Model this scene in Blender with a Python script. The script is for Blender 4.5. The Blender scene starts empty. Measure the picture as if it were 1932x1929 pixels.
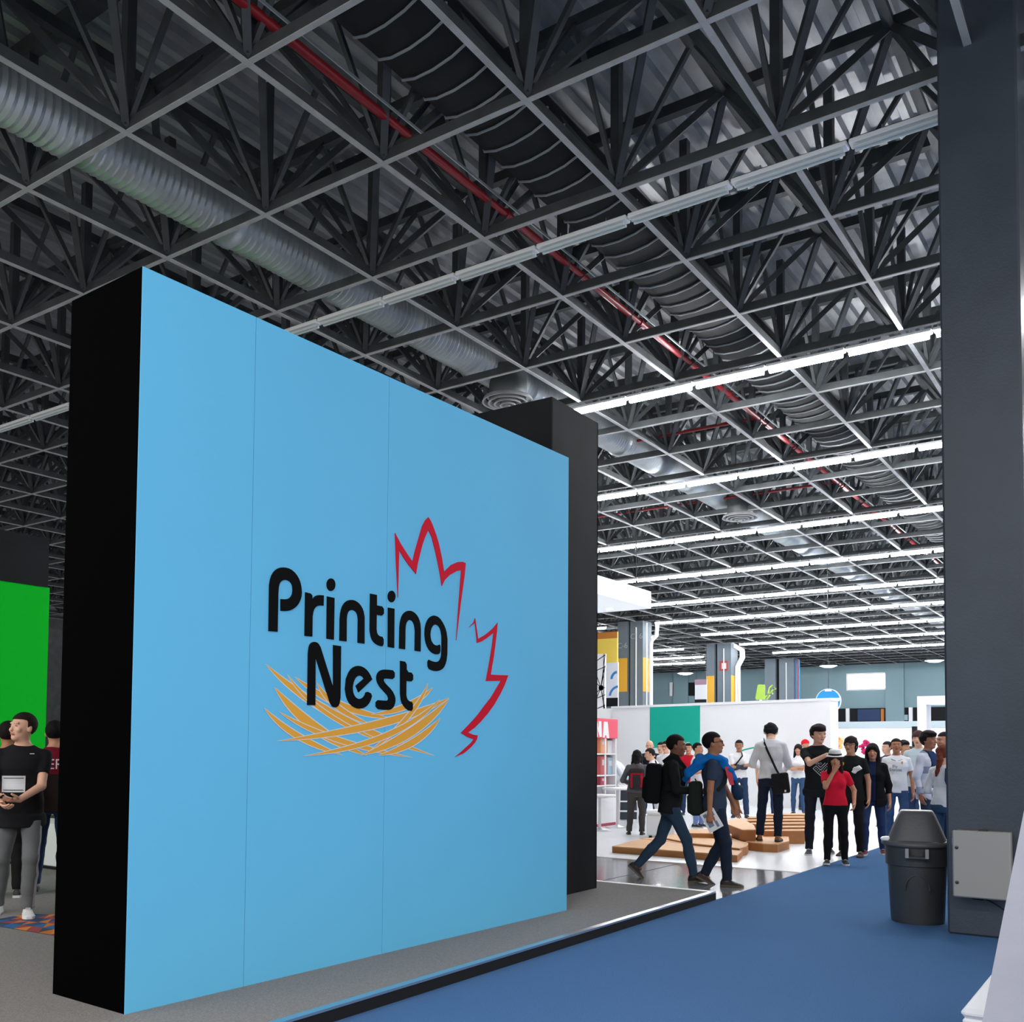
import bpy, bmesh, math, random
import numpy as np
from mathutils import Vector, Matrix, Euler
from mathutils.bvhtree import BVHTree
random.seed(7)
PI = math.pi
SC = bpy.context.scene
COL = SC.collection

# ---------------------------------------------------------------- camera
F, PX, PY = 1841.67, 965.15, 1331.51          # focal length and principal point, in pixels of the 1932x1929 frame
YAW, PITCH, ROLL, EYE = 0.595884, 0.0445324, 0.0072046, 1.5
cy_, sy_, cp_, sp_ = math.cos(YAW), math.sin(YAW), math.cos(PITCH), math.sin(PITCH)
FW = Vector((-sy_*cp_, cy_*cp_, sp_)); RT0 = Vector((cy_, sy_, 0)); UP0 = RT0.cross(FW)
RT = RT0*math.cos(ROLL) + UP0*math.sin(ROLL); UP = UP0*math.cos(ROLL) - RT0*math.sin(ROLL)
cam = bpy.data.cameras.new('camera'); camo = bpy.data.objects.new('camera', cam); COL.objects.link(camo)
cam.sensor_fit = 'HORIZONTAL'; cam.sensor_width = 36.0; cam.lens = 36.0*F/1932
cam.shift_x = (966-PX)/1932; cam.shift_y = (PY-964.5)/1932
cam.clip_start = 0.05; cam.clip_end = 300
camo.matrix_world = Matrix(((RT.x, UP.x, -FW.x, 0), (RT.y, UP.y, -FW.y, 0), (RT.z, UP.z, -FW.z, EYE), (0, 0, 0, 1)))
SC.camera = camo

# ---------------------------------------------------------------- light and exposure
w = bpy.data.worlds.new('hall'); SC.world = w; w.use_nodes = True
w.node_tree.nodes['Background'].inputs[0].default_value = (1.0, 0.985, 0.965, 1)
w.node_tree.nodes['Background'].inputs[1].default_value = 1.1      # soft light of the rest of the hall
TUBE_STRENGTH = 96.0
for yy, pw in ((-1.2, 620.0), (-6.5, 620.0)):               # added unseen fill lights behind the viewpoint, to brighten the foreground
    la = bpy.data.lights.new('fill_light_row', 'AREA'); la.shape = 'RECTANGLE'; la.size = 22.0; la.size_y = 0.12; la.energy = pw; la.color = (1.0, 0.98, 0.96)
    lo = bpy.data.objects.new('fill_light_row', la); COL.objects.link(lo); lo.location = (1.0, yy, 7.35)
SC.view_settings.view_transform = 'Standard'; SC.view_settings.look = 'None'
SC.view_settings.exposure = 0.0; SC.view_settings.gamma = 1.0; SC.view_settings.use_curve_mapping = False
SC.cycles.max_bounces = 5; SC.cycles.diffuse_bounces = 3; SC.cycles.glossy_bounces = 3
SC.cycles.use_denoising = True

# ---------------------------------------------------------------- measuring: a pixel of the photograph to a point of the hall
def ray(x, y): return FW + RT*((x-PX)/F) - UP*((y-PY)/F)
def at(x, y, z=0.0):
    d = ray(x, y); return Vector((0, 0, EYE)) + d*((z-EYE)/d.z)
def on_y(x, y, Y):
    d = ray(x, y); return Vector((0, 0, EYE)) + d*(Y/d.y)
def on_x(x, y, X):
    d = ray(x, y); return Vector((0, 0, EYE)) + d*(X/d.x)
def on_plane(x, y, p, n):
    d = ray(x, y); return Vector((0, 0, EYE)) + d*((p-Vector((0, 0, EYE))).dot(n)/d.dot(n))
def to_px(P):
    d = Vector(P)-Vector((0, 0, EYE)); q = d.dot(FW)
    return (PX+F*d.dot(RT)/q, PY-F*d.dot(UP)/q, q)

# ---------------------------------------------------------------- materials
def s2l(c): return tuple(((v/255)/12.92 if v/255 <= 0.04045 else ((v/255+0.055)/1.055)**2.4) for v in c)
MATS = {}
def mat(name, col, rough=0.6, metal=0.0, noise=None, bump=None, emit=None, spec=0.5, alpha=None, fabric=None):
    """noise=(scale, amount): value variation; bump=(scale, strength)"""
    if name in MATS: return MATS[name]
    m = bpy.data.materials.new(name); m.use_nodes = True; nt = m.node_tree; b = nt.nodes['Principled BSDF']
    b.inputs['Base Color'].default_value = (*col, 1); b.inputs['Roughness'].default_value = rough
    b.inputs['Metallic'].default_value = metal; b.inputs['Specular IOR Level'].default_value = spec
    m.diffuse_color = (*col, 1)
    tc = None
    if noise or bump:
        tc = nt.nodes.new('ShaderNodeTexCoord')
    if noise:
        n = nt.nodes.new('ShaderNodeTexNoise'); n.inputs['Scale'].default_value = noise[0]; n.inputs['Detail'].default_value = 6
        nt.links.new(tc.outputs['Object'], n.inputs['Vector'])
        r = nt.nodes.new('ShaderNodeValToRGB')
        r.color_ramp.elements[0].position = 0.3; r.color_ramp.elements[1].position = 0.7
        a = noise[1]
        r.color_ramp.elements[0].color = (*[c*(1-a) for c in col], 1); r.color_ramp.elements[1].color = (*[min(1, c*(1+a)) for c in col], 1)
        nt.links.new(n.outputs['Fac'], r.inputs['Fac']); nt.links.new(r.outputs['Color'], b.inputs['Base Color'])
    if bump:
        n2 = nt.nodes.new('ShaderNodeTexNoise'); n2.inputs['Scale'].default_value = bump[0]; n2.inputs['Detail'].default_value = 4
        nt.links.new(tc.outputs['Object'], n2.inputs['Vector'])
        bp = nt.nodes.new('ShaderNodeBump'); bp.inputs['Strength'].default_value = bump[1]; bp.inputs['Distance'].default_value = 0.02
        nt.links.new(n2.outputs['Fac'], bp.inputs['Height']); nt.links.new(bp.outputs['Normal'], b.inputs['Normal'])
    if emit:
        b.inputs['Emission Color'].default_value = (*emit[0], 1); b.inputs['Emission Strength'].default_value = emit[1]
    if alpha is not None:
        b.inputs['Transmission Weight'].default_value = 1.0; b.inputs['IOR'].default_value = 1.1
    MATS[name] = m; return m
def cloth(name, rgb, rough=0.9): return mat('cloth_'+name, s2l(rgb), rough, noise=(9, 0.05), bump=(34, 0.09), spec=0.2)

# ---------------------------------------------------------------- mesh building
class MB:
    def __init__(s): s.v = []; s.f = []; s.m = []
    def add(s, vs, fs, mi=0):
        o = len(s.v); s.v += [tuple(v) for v in vs]; s.f += [tuple(i+o for i in f) for f in fs]; s.m += [mi]*len(fs); return s
    def box(s, x0, x1, y0, y1, z0, z1, mi=0, M=None, bev=0.0):
        if bev > 0:
            b = bev; vs = []; 
            # chamfered box: 24 corner points
            X, Y, Z = (x0, x1), (y0, y1), (z0, z1)
            idx = {}
            for i in (0, 1):
                for j in (0, 1):
                    for k in (0, 1):
                        sx, sy, sz = (1-2*i), (1-2*j), (1-2*k)
                        for a, d in enumerate(((0, b, b), (b, 0, b), (b, b, 0))):
                            idx[(i, j, k, a)] = len(vs)
                            vs.append((X[i]+sx*d[0], Y[j]+sy*d[1], Z[k]+sz*d[2]))
            I = lambda i, j, k, a: idx[(i, j, k, a)]
            fs = []
            for i in (0, 1): fs.append([I(i, 0, 0, 0), I(i, 1, 0, 0), I(i, 1, 1, 0), I(i, 0, 1, 0)][::(-1 if i == 0 else 1)])
            for j in (0, 1): fs.append([I(0, j, 0, 1), I(1, j, 0, 1), I(1, j, 1, 1), I(0, j, 1, 1)][::(1 if j == 0 else -1)])
            for k in (0, 1): fs.append([I(0, 0, k, 2), I(1, 0, k, 2), I(1, 1, k, 2), I(0, 1, k, 2)][::(-1 if k == 0 else 1)])
            for i in (0, 1):
                for j in (0, 1): fs.append([I(i, j, 0, 0), I(i, j, 1, 0), I(i, j, 1, 1), I(i, j, 0, 1)][::(-1 if (i+j) % 2 else 1)])
                for k in (0, 1): fs.append([I(i, 0, k, 0), I(i, 1, k, 0), I(i, 1, k, 2), I(i, 0, k, 2)][::(1 if (i+k) % 2 else -1)])
            for j in (0, 1):
                for k in (0, 1): fs.append([I(0, j, k, 1), I(1, j, k, 1), I(1, j, k, 2), I(0, j, k, 2)][::(-1 if (j+k) % 2 else 1)])
            for i in (0, 1):
                for j in (0, 1):
                    for k in (0, 1): fs.append([I(i, j, k, 0), I(i, j, k, 1), I(i, j, k, 2)][::(-1 if (i+j+k) % 2 else 1)])
        else:
            vs = [(x, y, z) for z in (z0, z1) for y in (y0, y1) for x in (x0, x1)]
            fs = [(0, 2, 3, 1), (4, 5, 7, 6), (0, 1, 5, 4), (2, 6, 7, 3), (0, 4, 6, 2), (1, 3, 7, 5)]
        if M is not None: vs = [M @ Vector(v) for v in vs]
        return s.add(vs, fs, mi)
    def tube(s, pts, r, n=8, mi=0, caps=True, square=False):
        pts = [Vector(p) for p in pts]; rs = r if isinstance(r, (list, tuple)) else [r]*len(pts)
        o = len(s.v); d0 = (pts[1]-pts[0]).normalized()
        u = d0.cross(Vector((0, 0, 1)));
        if u.length < 1e-3: u = d0.cross(Vector((0, 1, 0)))
        u.normalize()
        for i, p in enumerate(pts):
            d = (pts[min(i+1, len(pts)-1)]-pts[max(i-1, 0)]).normalized()
            u = (u-d*u.dot(d)).normalized(); v = d.cross(u)
            for k in range(n):
                a = 2*PI*(k+(0.5 if square else 0))/n; s.v.append(tuple(p+(u*math.cos(a)+v*math.sin(a))*rs[i]))
        for i in range(len(pts)-1):
            for k in range(n):
                a, b = o+i*n+k, o+i*n+(k+1) % n
                s.f.append((a, b, b+n, a+n)); s.m.append(mi)
        if caps:
            s.f.append(tuple(o+k for k in range(n))[::-1]); s.m.append(mi)
            s.f.append(tuple(o+(len(pts)-1)*n+k for k in range(n))); s.m.append(mi)
        return s
    def bar(s, a, b, w, h, mi=0):          # rectangular bar between two points, h across the vertical
        a, b = Vector(a), Vector(b); d = (b-a).normalized(); u = d.cross(Vector((0, 0, 1)))
        if u.length < 1e-3: u = Vector((1, 0, 0))
        u.normalize(); v = u.cross(d)
        vs = [p+u*(i*w/2)+v*(j*h/2) for p in (a, b) for (i, j) in ((-1, -1), (1, -1), (1, 1), (-1, 1))]
        return s.add(vs, [(0, 1, 2, 3), (4, 7, 6, 5), (0, 4, 5, 1), (1, 5, 6, 2), (2, 6, 7, 3), (3, 7, 4, 0)], mi)
    def lathe(s, prof, n=24, c=(0, 0, 0), mi=0, sx=1.0, sy=1.0, caps=True):
        o = len(s.v)
        for (r, z) in prof:
            for k in range(n):
                a = 2*PI*k/n; s.v.append((c[0]+r*sx*math.cos(a), c[1]+r*sy*math.sin(a), c[2]+z))
        for i in range(len(prof)-1):
            for k in range(n):
                a, b = o+i*n+k, o+i*n+(k+1) % n
                s.f.append((a, b, b+n, a+n)); s.m.append(mi)
        if caps:
            s.f.append(tuple(o+k for k in range(n))[::-1]); s.m.append(mi)
            s.f.append(tuple(o+(len(prof)-1)*n+k for k in range(n))); s.m.append(mi)
        return s
    def prism(s, poly, f, mi=0):           # poly: 2D points; f(u, v, side) -> 3D point for side 0 and 1
        n = len(poly); A = [f(u, v, 0) for u, v in poly]; B = [f(u, v, 1) for u, v in poly]
        o = len(s.v); s.v += [tuple(p) for p in A+B]
        from mathutils.geometry import tessellate_polygon
        for t in tessellate_polygon([[Vector((u, v, 0)) for u, v in poly]]):
            s.f.append(tuple(o+i for i in t)); s.m.append(mi); s.f.append(tuple(o+n+i for i in t[::-1])); s.m.append(mi)
        for i in range(n):
            j = (i+1) % n; s.f.append((o+i, o+j, o+n+j, o+n+i)); s.m.append(mi)
        return s
    def mesh(s, name, mats, smooth=False):
        me = bpy.data.meshes.new(name); me.from_pydata(s.v, [], s.f)
        for m in (mats if isinstance(mats, (list, tuple)) else [mats]): me.materials.append(m)
        if any(s.m): me.polygons.foreach_set('material_index', s.m)
        me.validate(); 
        bm = bmesh.new(); bm.from_mesh(me); bmesh.ops.recalc_face_normals(bm, faces=bm.faces); bm.to_mesh(me); bm.free()
        if smooth:
            me.shade_smooth()
            try: me.set_sharp_from_angle(angle=math.radians(smooth if smooth is not True else 40))
            except Exception: pass
        return me
    def obj(s, name, mats, parent=None, smooth=False):
        return link(name, s.mesh(name, mats, smooth), parent)
def link(name, me, parent=None, loc=None):
    o = bpy.data.objects.new(name, me); COL.objects.link(o)
    if parent: o.parent = parent
    if loc is not None: o.location = loc
    return o
def tag(o, label=None, cat=None, group=None, kind=None):
    if label: o['label'] = label
    if cat: o['category'] = cat
    if group: o['group'] = group
    if kind: o['kind'] = kind
    return o
def empty(name, loc=(0, 0, 0), rz=0.0, **k):
    o = bpy.data.objects.new(name, None); COL.objects.link(o); o.location = loc; o.rotation_euler = (0, 0, rz)
    o.empty_display_size = 0.1
    return tag(o, **k)
ORD = ['first', 'second', 'third', 'fourth', 'fifth', 'sixth', 'seventh', 'eighth', 'ninth', 'tenth', 'eleventh', 'twelfth', 'thirteenth', 'fourteenth',
       'fifteenth', 'sixteenth', 'seventeenth', 'eighteenth', 'nineteenth', 'twentieth']
def nth(i): return ORD[i] if i < 20 else ('twenty-'+ORD[i-20] if i < 29 else 'thirtieth')
# ================================================================ THE SETTING
PF = 0.08                                   # height of the grey stand platform
m_carpet = mat('blue_carpet', s2l((92, 136, 190)), 0.95, noise=(150, 0.16), bump=(260, 0.9), spec=0.1)
m_conc = mat('polished_concrete', s2l((120, 124, 128)), 0.12, noise=(1.3, 0.22), spec=0.6)
m_whitefloor = mat('white_vinyl_floor', s2l((226, 229, 233)), 0.32, noise=(0.8, 0.03))
m_grey = mat('grey_carpet', s2l((168, 165, 163)), 0.95, noise=(120, 0.22), bump=(300, 0.9), spec=0.1)
m_edge = mat('aluminium_edge', (0.75, 0.76, 0.78), 0.28, 1.0)
m_black = mat('matt_black', (0.010, 0.011, 0.013), 0.75, spec=0.25)
m_column = mat('grey_painted_concrete', s2l((66, 73, 82)), 0.42, noise=(1.6, 0.14), bump=(60, 0.10), spec=0.35)
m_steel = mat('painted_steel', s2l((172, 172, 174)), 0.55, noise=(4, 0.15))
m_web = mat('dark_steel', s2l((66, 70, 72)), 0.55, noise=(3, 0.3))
m_deck = mat('galvanised_deck', (0.50, 0.51, 0.52), 0.40, 0.45, noise=(1.5, 0.25))
m_duct = mat('galvanised_duct', (0.50, 0.54, 0.56), 0.42, 0.55, noise=(3, 0.15))
m_white = mat('white_laminate', (0.92, 0.92, 0.94), 0.4)
m_tube = mat('lit_tube', (1, 1, 1), 0.5, emit=((0.95, 0.975, 1.0), TUBE_STRENGTH))
m_dull = mat('unlit_tube', (0.62, 0.68, 0.70), 0.25)
m_teal = mat('teal_grey_wall', s2l((138, 166, 174)), 0.8, noise=(0.3, 0.05))

EX = -3.835                                 # where the blue aisle carpet meets the stands
b = MB(); b.box(EX, 7, -5, 71, -0.2, 0.0)
fl = b.obj('floor', m_carpet); tag(fl, 'blue carpet of the aisle', kind='structure')
b = MB(); b.box(-48, EX-0.004, 9.36, 12.05, -0.2, -0.001)
tag(b.obj('floor', m_conc), 'bare polished grey floor between platform and white stand', kind='structure')
b = MB(); b.box(-48, EX-0.004, 12.05, 71, -0.2, 0.004)
tag(b.obj('floor', m_whitefloor), 'glossy white floor of the far stand', kind='structure')
b = MB(); b.box(-9.1, -9.085, 9.37, 12.04, -0.001, 0.0008); b.box(-5.45, -5.44, 9.37, 12.04, -0.001, 0.0008)
b.obj('floor_joint', m_black, fl)

# raised platform of the near stand, with edge trims
pl = empty('stand_platform', (0, 0, 0), label='low grey carpeted platform under the blue wall, with metal edge', cat='platform')
def plat_cell(x0, x1, y0, y1): MB().box(x0, x1, y0, y1, 0.004, PF).obj('deck', m_grey, pl)
plat_cell(-32, EX-0.02, -3, 9.30)
b = MB(); b.box(EX-0.02, EX, -3, 9.30, 0.0, PF-0.012); b.obj('riser', m_black, pl)
b = MB(); b.box(EX-0.055, EX+0.003, -3, 9.305, PF-0.010, PF+0.005); b.obj('edge_trim', m_edge, pl)
b = MB(); b.box(-32, EX, 9.30, 9.34, 0.0, PF-0.012, 0); b.box(-32, EX, 9.28, 9.345, PF-0.010, PF+0.005, 1)
b.obj('end_trim', [m_black, m_white], pl)

# far wall
bw = MB().box(-48, 7, 70.0, 70.4, 0, 9.4).obj('wall_back', m_teal); tag(bw, kind='structure')
for k in range(6):
    xx = -40+k*7.9; MB().box(xx, xx+1.2, 69.72, 70.0, 0, 8.6).obj('pilaster', m_teal, bw)
MB().box(-48, 7, 69.9, 70.0, 3.2, 3.5).obj('ledge', mat('ledge', s2l((196, 206, 212)), 0.6), bw)
MB().box(-48, -47.7, -5, 70, 0, 9.4).obj('wall_left', m_web)['kind'] = 'structure'

# ---------------------------------------------------------------- ceiling: corrugated deck over a steel space frame
CX0, CXS, CNX = -3.09, 1.757, 24           # chords along the aisle: x = CX0 - k*CXS
CY0, CYS, CNY = 9.09, 1.770, 34            # cross chords: y = CY0 + n*CYS
ZB, ZT = 7.55, 8.80
KX = range(-4, CNX); NY = range(-5, CNY+1)
b = MB(); pitch = 0.25; xx = 6.0; prof = []
while xx > -46:
    prof += [(xx, 9.18), (xx-0.09, 9.18), (xx-0.12, 9.26), (xx-0.22, 9.26)]; xx -= pitch
ys = [0.0, 69.9]
vs = [(x, y, z) for y in ys for x, z in prof] + [(x, y, z+0.02) for y in ys for x, z in prof]; n = len(prof)
b.add(vs, [(i, i+1, n+i+1, n+i) for i in range(n-1)] + [(2*n+i, 3*n+i, 3*n+i+1, 2*n+i+1) for i in range(n-1)])
ceil = b.obj('ceiling', m_deck); tag(ceil, 'corrugated metal roof deck above the steel grid', kind='structure')
x_end = CX0-(CNX-1)*CXS; y_end = CY0+CNY*CYS
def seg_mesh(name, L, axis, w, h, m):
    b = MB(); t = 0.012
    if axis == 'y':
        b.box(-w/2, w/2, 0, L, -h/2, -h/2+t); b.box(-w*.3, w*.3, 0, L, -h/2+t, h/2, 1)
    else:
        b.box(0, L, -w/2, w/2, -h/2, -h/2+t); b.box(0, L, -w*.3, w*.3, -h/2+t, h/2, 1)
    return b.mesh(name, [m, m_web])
LY = y_end-(CY0-5*CYS); LX = (CX0+4*CXS)-x_end
mc_y = seg_mesh('bottom_chord', LY, 'y', 0.062, 0.13, m_steel); mc_x = seg_mesh('cross_chord', LX, 'x', 0.052, 0.13, m_steel)  # pale flange under dark web: light from the floor put into the colours
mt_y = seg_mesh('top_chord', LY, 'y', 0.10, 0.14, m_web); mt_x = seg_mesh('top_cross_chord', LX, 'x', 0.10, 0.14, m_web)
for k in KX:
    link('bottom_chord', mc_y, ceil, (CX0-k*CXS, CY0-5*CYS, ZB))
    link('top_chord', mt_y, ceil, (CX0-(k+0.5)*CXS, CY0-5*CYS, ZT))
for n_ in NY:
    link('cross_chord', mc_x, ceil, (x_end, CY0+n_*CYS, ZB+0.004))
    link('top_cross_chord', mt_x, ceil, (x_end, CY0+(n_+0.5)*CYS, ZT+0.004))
    if n_ % 2 == 0:
        MB().box(x_end, 5.5, CY0+n_*CYS-0.06, CY0+n_*CYS+0.06, 8.98, 9.17).obj('purlin', m_web, ceil)
def brace_v(a, b_, w): return MB().bar(a, b_, w, w)
dm = {}
for sx in (-1, 1):
    for sy in (-1, 1):
        dm[(sx, sy)] = brace_v((0, 0, 0), (sx*CXS/2, sy*CYS/2, ZT-ZB), 0.075).mesh('brace', m_web)
for key_, e_ in (('e', (CXS/2, 0)), ('w', (-CXS/2, 0)), ('n', (0, CYS/2)), ('s', (0, -CYS/2))): dm[key_] = brace_v((0, 0, 0), (e_[0], e_[1], ZT-ZB), 0.05).mesh('brace', m_web)
FAN = {'e': (1, 0), 'w': (-1, 0), 'n': (0, 1), 's': (0, -1)}
dm['v'] = MB().box(-0.05, 0.05, -0.05, 0.05, 0, 9.0-ZB).mesh('post', m_web)
cand = []
for k in KX:
    for n_ in NY:
        x, y = CX0-k*CXS, CY0+n_*CYS
        keys = [(sx, sy) for sx in (-1, 1) for sy in (-1, 1)] + ['v', 'e', 'w', 'n', 's']
        u, v, q = to_px((x, y, 8.1))
        vis = q > 1 and -60 < v < 1400 and (-20 < u < 110 or (u > 280 and v < 497+0.463*(u-270)-10 and u < 1120) or 1120 <= u < 1795)
        for key in keys: cand.append((0 if vis else 1, q if q > 0 else 999, x, y, key))
cand.sort(key=lambda c: (c[0], c[1]))
nb = npost = 0; rest = MB()
for (_, q, x, y, key) in cand:
    if key == 'v':
        if npost < 120 and _ == 0: link('post', dm['v'], ceil, (x, y, ZB)); npost += 1; continue
    elif nb < 298 and _ == 0: link('brace', dm[key], ceil, (x, y, ZB)); nb += 1; continue
    if key == 'v': rest.box(x-0.05, x+0.05, y-0.05, y+0.05, ZB, 9.0)
    elif key in FAN: rest.bar((x, y, ZB), (x+FAN[key][0]*CXS/2, y+FAN[key][1]*CYS/2, ZT), 0.05, 0.05)
    else: rest.bar((x, y, ZB), (x+key[0]*CXS/2, y+key[1]*CYS/2, ZT), 0.075, 0.075)
rs = rest.obj('far_bracing', m_web, ceil); rs['kind'] = 'stuff'

# ---------------------------------------------------------------- light rows (each fitting a thing)
tl = 1.2
hm = MB().box(0.0, tl-0.02, -0.065, 0.065, 0.0, 0.05, bev=0.01).mesh('housing', m_white)
tb = MB(); tb.tube([(0.04, 0, -0.03), (tl-0.06, 0, -0.03)], 0.050, 10); tmesh = tb.mesh('tube', m_tube, True)
tb = MB(); tb.tube([(0.04, -0.03, -0.03), (tl-0.06, -0.03, -0.03)], 0.019, 8); tb.tube([(0.04, 0.03, -0.03), (tl-0.06, 0.03, -0.03)], 0.019, 8)
dmesh = tb.mesh('unlit_tube', m_dull, True)
hw = MB().tube([(0, 0, 0.05), (0, 0, 0.12)], 0.006, 6).mesh('hanger', m_edge)
rows = [(9.50, -20.5, 1.0, False), (14.45, -8.68, 2.0, True), (19.80, -12.4, 2.0, True), (25.05, -15.1, 2.0, True), (30.25, -16.5, 1.5, True), (35.7, -17.5, 1.2, True),
        (41.0, -19.8, 0.0, True), (46.3, -19.8, -1.5, True), (51.6, -19.8, -3.5, True), (57.0, -19.8, -5.0, True)]
rown = ['unlit row', 'nearest lit row', 'lit row second from the front', 'lit row third from the front', 'lit row fourth from the front', 'lit row fifth from the front',
        'lit row sixth from the front', 'lit row seventh from the front', 'lit row eighth from the front', 'farthest long lit row']
def fixture(x, y, lit, label, group):
    t = empty('tube_light', (x, y, 7.39), label=label, cat='ceiling light', group=group)
    link('housing', hm, t); link('tube' if lit else 'unlit_tube', tmesh if lit else dmesh, t); link('hanger', hw, t, (0.3, 0, 0)); link('hanger', hw, t, (0.9, 0, 0))
for ri, (y, xa, xb, lit) in enumerate(rows):
    i = 0; x = xa
    while x+tl < xb:
        u, v, q = to_px((x+tl/2, y, 7.4))
        if u < 1880 and v > -60:
            fixture(x, y, lit, ('tube light fitting, %s from the left in the %s' if lit else 'dark tube light fitting, %s from the left in the %s') % (nth(i), rown[ri]), 'tube lights of the '+rown[ri])
            i += 1
        elif v > -300 and u < 2300: fixture(x, y, lit, 'tube light behind the grey column, %s, %s along' % (rown[ri].split(' from')[0], nth(int((u-1860)/40))), 'tube lights of the '+rown[ri])
        x += tl
for (y, xa, n_, nm) in ((41.3, -24.9, 2, 'short lit row left of the lettered column'), (46.0, -24.5, 2, 'short lit row right of the lettered column'), (52.3, -25.8, 2, 'upper short lit row between the far columns'),
                        (57.3, -29.1, 4, 'middle short lit row between the far columns'), (60.9, -30.5, 4, 'lowest short lit row between the far columns')):
    for i in range(n_): fixture(xa+i*tl, y, True, 'tube light fitting, %s in the %s' % (nth(i), nm), 'tube lights of the '+nm)

# ---------------------------------------------------------------- ducts, pipes, diffusers
b = MB(); pts = []; rad = []; y = 1.0
while y < 62:
    big = abs((y-6) % 3.4-1.7) < 0.06
    pts.append((-9.50, y, 7.97)); rad.append(0.315 if big else 0.280); pts.append((-9.50, y+0.045, 7.97)); rad.append(0.303 if not big else 0.325); y += 0.09
b.tube(pts, rad, 20)
tag(b.obj('spiral_duct', m_duct, smooth=28), 'round silver spiral duct running along the ceiling above the grid', 'duct')
def diffuser(x, y, lab, s=1.0):
    t = empty('round_diffuser', (x, y, 7.32), label=lab, cat='air diffuser', group='round ceiling diffusers')
    MB().lathe([(0.30*s, 0.10), (0.32*s, 0.16), (0.32*s, 0.62), (0.28*s, 0.64)], 28).obj('neck', mat('dark_duct', s2l((92, 96, 97)), 0.5, 0.3), t, 50)
    for i, r in enumerate((0.44, 0.34, 0.24, 0.14)):
        z = -0.02*i+0.04
        MB().lathe([(r*s, z), (r*s-0.03, z+0.07), (r*s-0.06, z+0.075), (r*s-0.035, z+0.005), (r*s, z)], 32, caps=False).obj('ring', m_steel, t, 60)
    MB().lathe([(0.06*s, -0.05), (0.05*s, 0.0), (0.01, 0.02)], 20).obj('centre_cone', m_steel, t, 60)
    MB().tube([(0.20*s, 0, 0.42), (-0.40*s, 0, 0.55)], 0.16, 12).obj('branch', m_duct, t, 60) if False else None
diffuser(-9.22, 13.42, 'round ceiling air diffuser with dark neck, above the dark tower')
diffuser(-8.95, 23.4, 'round ceiling air diffuser far along the silver duct, between lit rows')
b = MB(); b.tube([(-6.42, 1, 7.82), (-6.42, 50, 7.82)], 0.048, 10)
for y in np.arange(0.5+3.5*0.5, 50, 3.5): b.tube([(-6.42, y, 7.82), (-6.42, y+0.09, 7.82)], 0.064, 10)
pr = b.obj('sprinkler_pipe', mat('red_paint', s2l((150, 30, 38)), 0.35), smooth=60); tag(pr, 'long red sprinkler main running along the ceiling grid', 'pipe')
for y, xa, xb in ((17.8, -9.0, -6.42), (23.1, -13.9, -6.42)):
    MB().tube([(xa, y, 7.84), (xb, y, 7.84)], 0.030, 8).obj('branch_pipe', MATS['red_paint'], pr, 60)
# dark insulated flat duct with pale straps and bright side rails
t = empty('insulated_duct', (0, 0, 0), label='wide dark insulated duct with pale bowed straps along the ceiling', cat='duct')
b = MB(); prof = [(-6.12, 8.16), (-6.08, 8.00), (-5.92, 7.95), (-5.68, 7.93), (-5.44, 7.95), (-5.28, 8.00), (-5.24, 8.16), (-5.3, 8.34), (-6.06, 8.34)]
vs = [(x, y, z) for y in (1.0, 45.0) for x, z in prof]; n = len(prof)
b.add(vs, [(i, (i+1) % n, n+(i+1) % n, n+i) for i in range(n)] + [tuple(range(n))[::-1], tuple(range(n, 2*n))])
b.obj('duct_body', mat('dark_insulation', s2l((24, 26, 28)), 0.85, noise=(3, 0.3)), t, 60)
sm = MB().tube([(x, 0.03*math.cos(3*x), z-0.012) for x, z in prof[:7]], 0.014, 6).mesh('strap', mat('pale_strap', s2l((150, 154, 158)), 0.5), True)
for y in np.arange(1.2, 45, 0.34): link('strap', sm, t, (0, y, 0))
for x in (-6.27, -5.02): MB().box(x-0.006, x+0.006, 1, 45, 7.80, 7.83).obj('side_rail', m_duct, t)
# ================================================================ NEAR STAND: the big blue wall
m_blue = mat('blue_panel', s2l((108, 198, 242)), 0.6, noise=(0.5, 0.03), spec=0.12)
m_dark = mat('dark_laminate', s2l((31, 32, 35)), 0.65, noise=(1.2, 0.3), spec=0.10)
m_void = mat('black_wall_face', (0.0006, 0.0006, 0.0008), 0.9, spec=0.02)
m_ink = mat('charcoal_vinyl', s2l((16, 17, 18)), 0.7, spec=0.04)
m_red = mat('red_vinyl', s2l((214, 18, 48)), 0.6, spec=0.1)
m_gold = mat('ochre_vinyl', s2l((238, 172, 66)), 0.6, spec=0.1); m_pale = mat('pale_vinyl', s2l((222, 222, 228)), 0.5)
A = at(235, 1915, PF); Bp = at(1069, 1718, PF); WH = 4.128
D = (Bp-A).normalized(); N = D.cross(Vector((0, 0, 1))).normalized(); WL = (Bp-A).length
wall = empty('blue_wall', A, label='tall blue exhibition wall with printed logo and black ends, on the grey platform', cat='display wall')
def WF(s, t, z): return D*s + N*t + Vector((0, 0, z-PF))       # in the wall's own frame: along, out, up
def wallbox(mb, s0, s1, t0, t1, z0, z1, mi=0):
    vs = [WF(s, t, z) for z in (z0, z1) for t in (t0, t1) for s in (s0, s1)]
    return mb.add(vs, [(0, 2, 3, 1), (4, 5, 7, 6), (0, 1, 5, 4), (2, 6, 7, 3), (0, 4, 6, 2), (1, 3, 7, 5)], mi)
wallbox(MB(), 0, WL, -0.72, -0.004, PF, WH).obj('wall_body', m_void, wall)
def s_of(px_, py_): return (on_plane(px_, py_, A, N)-A).dot(D)
cuts = [0, s_of(470, 1300), s_of(727, 1300), WL]
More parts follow.
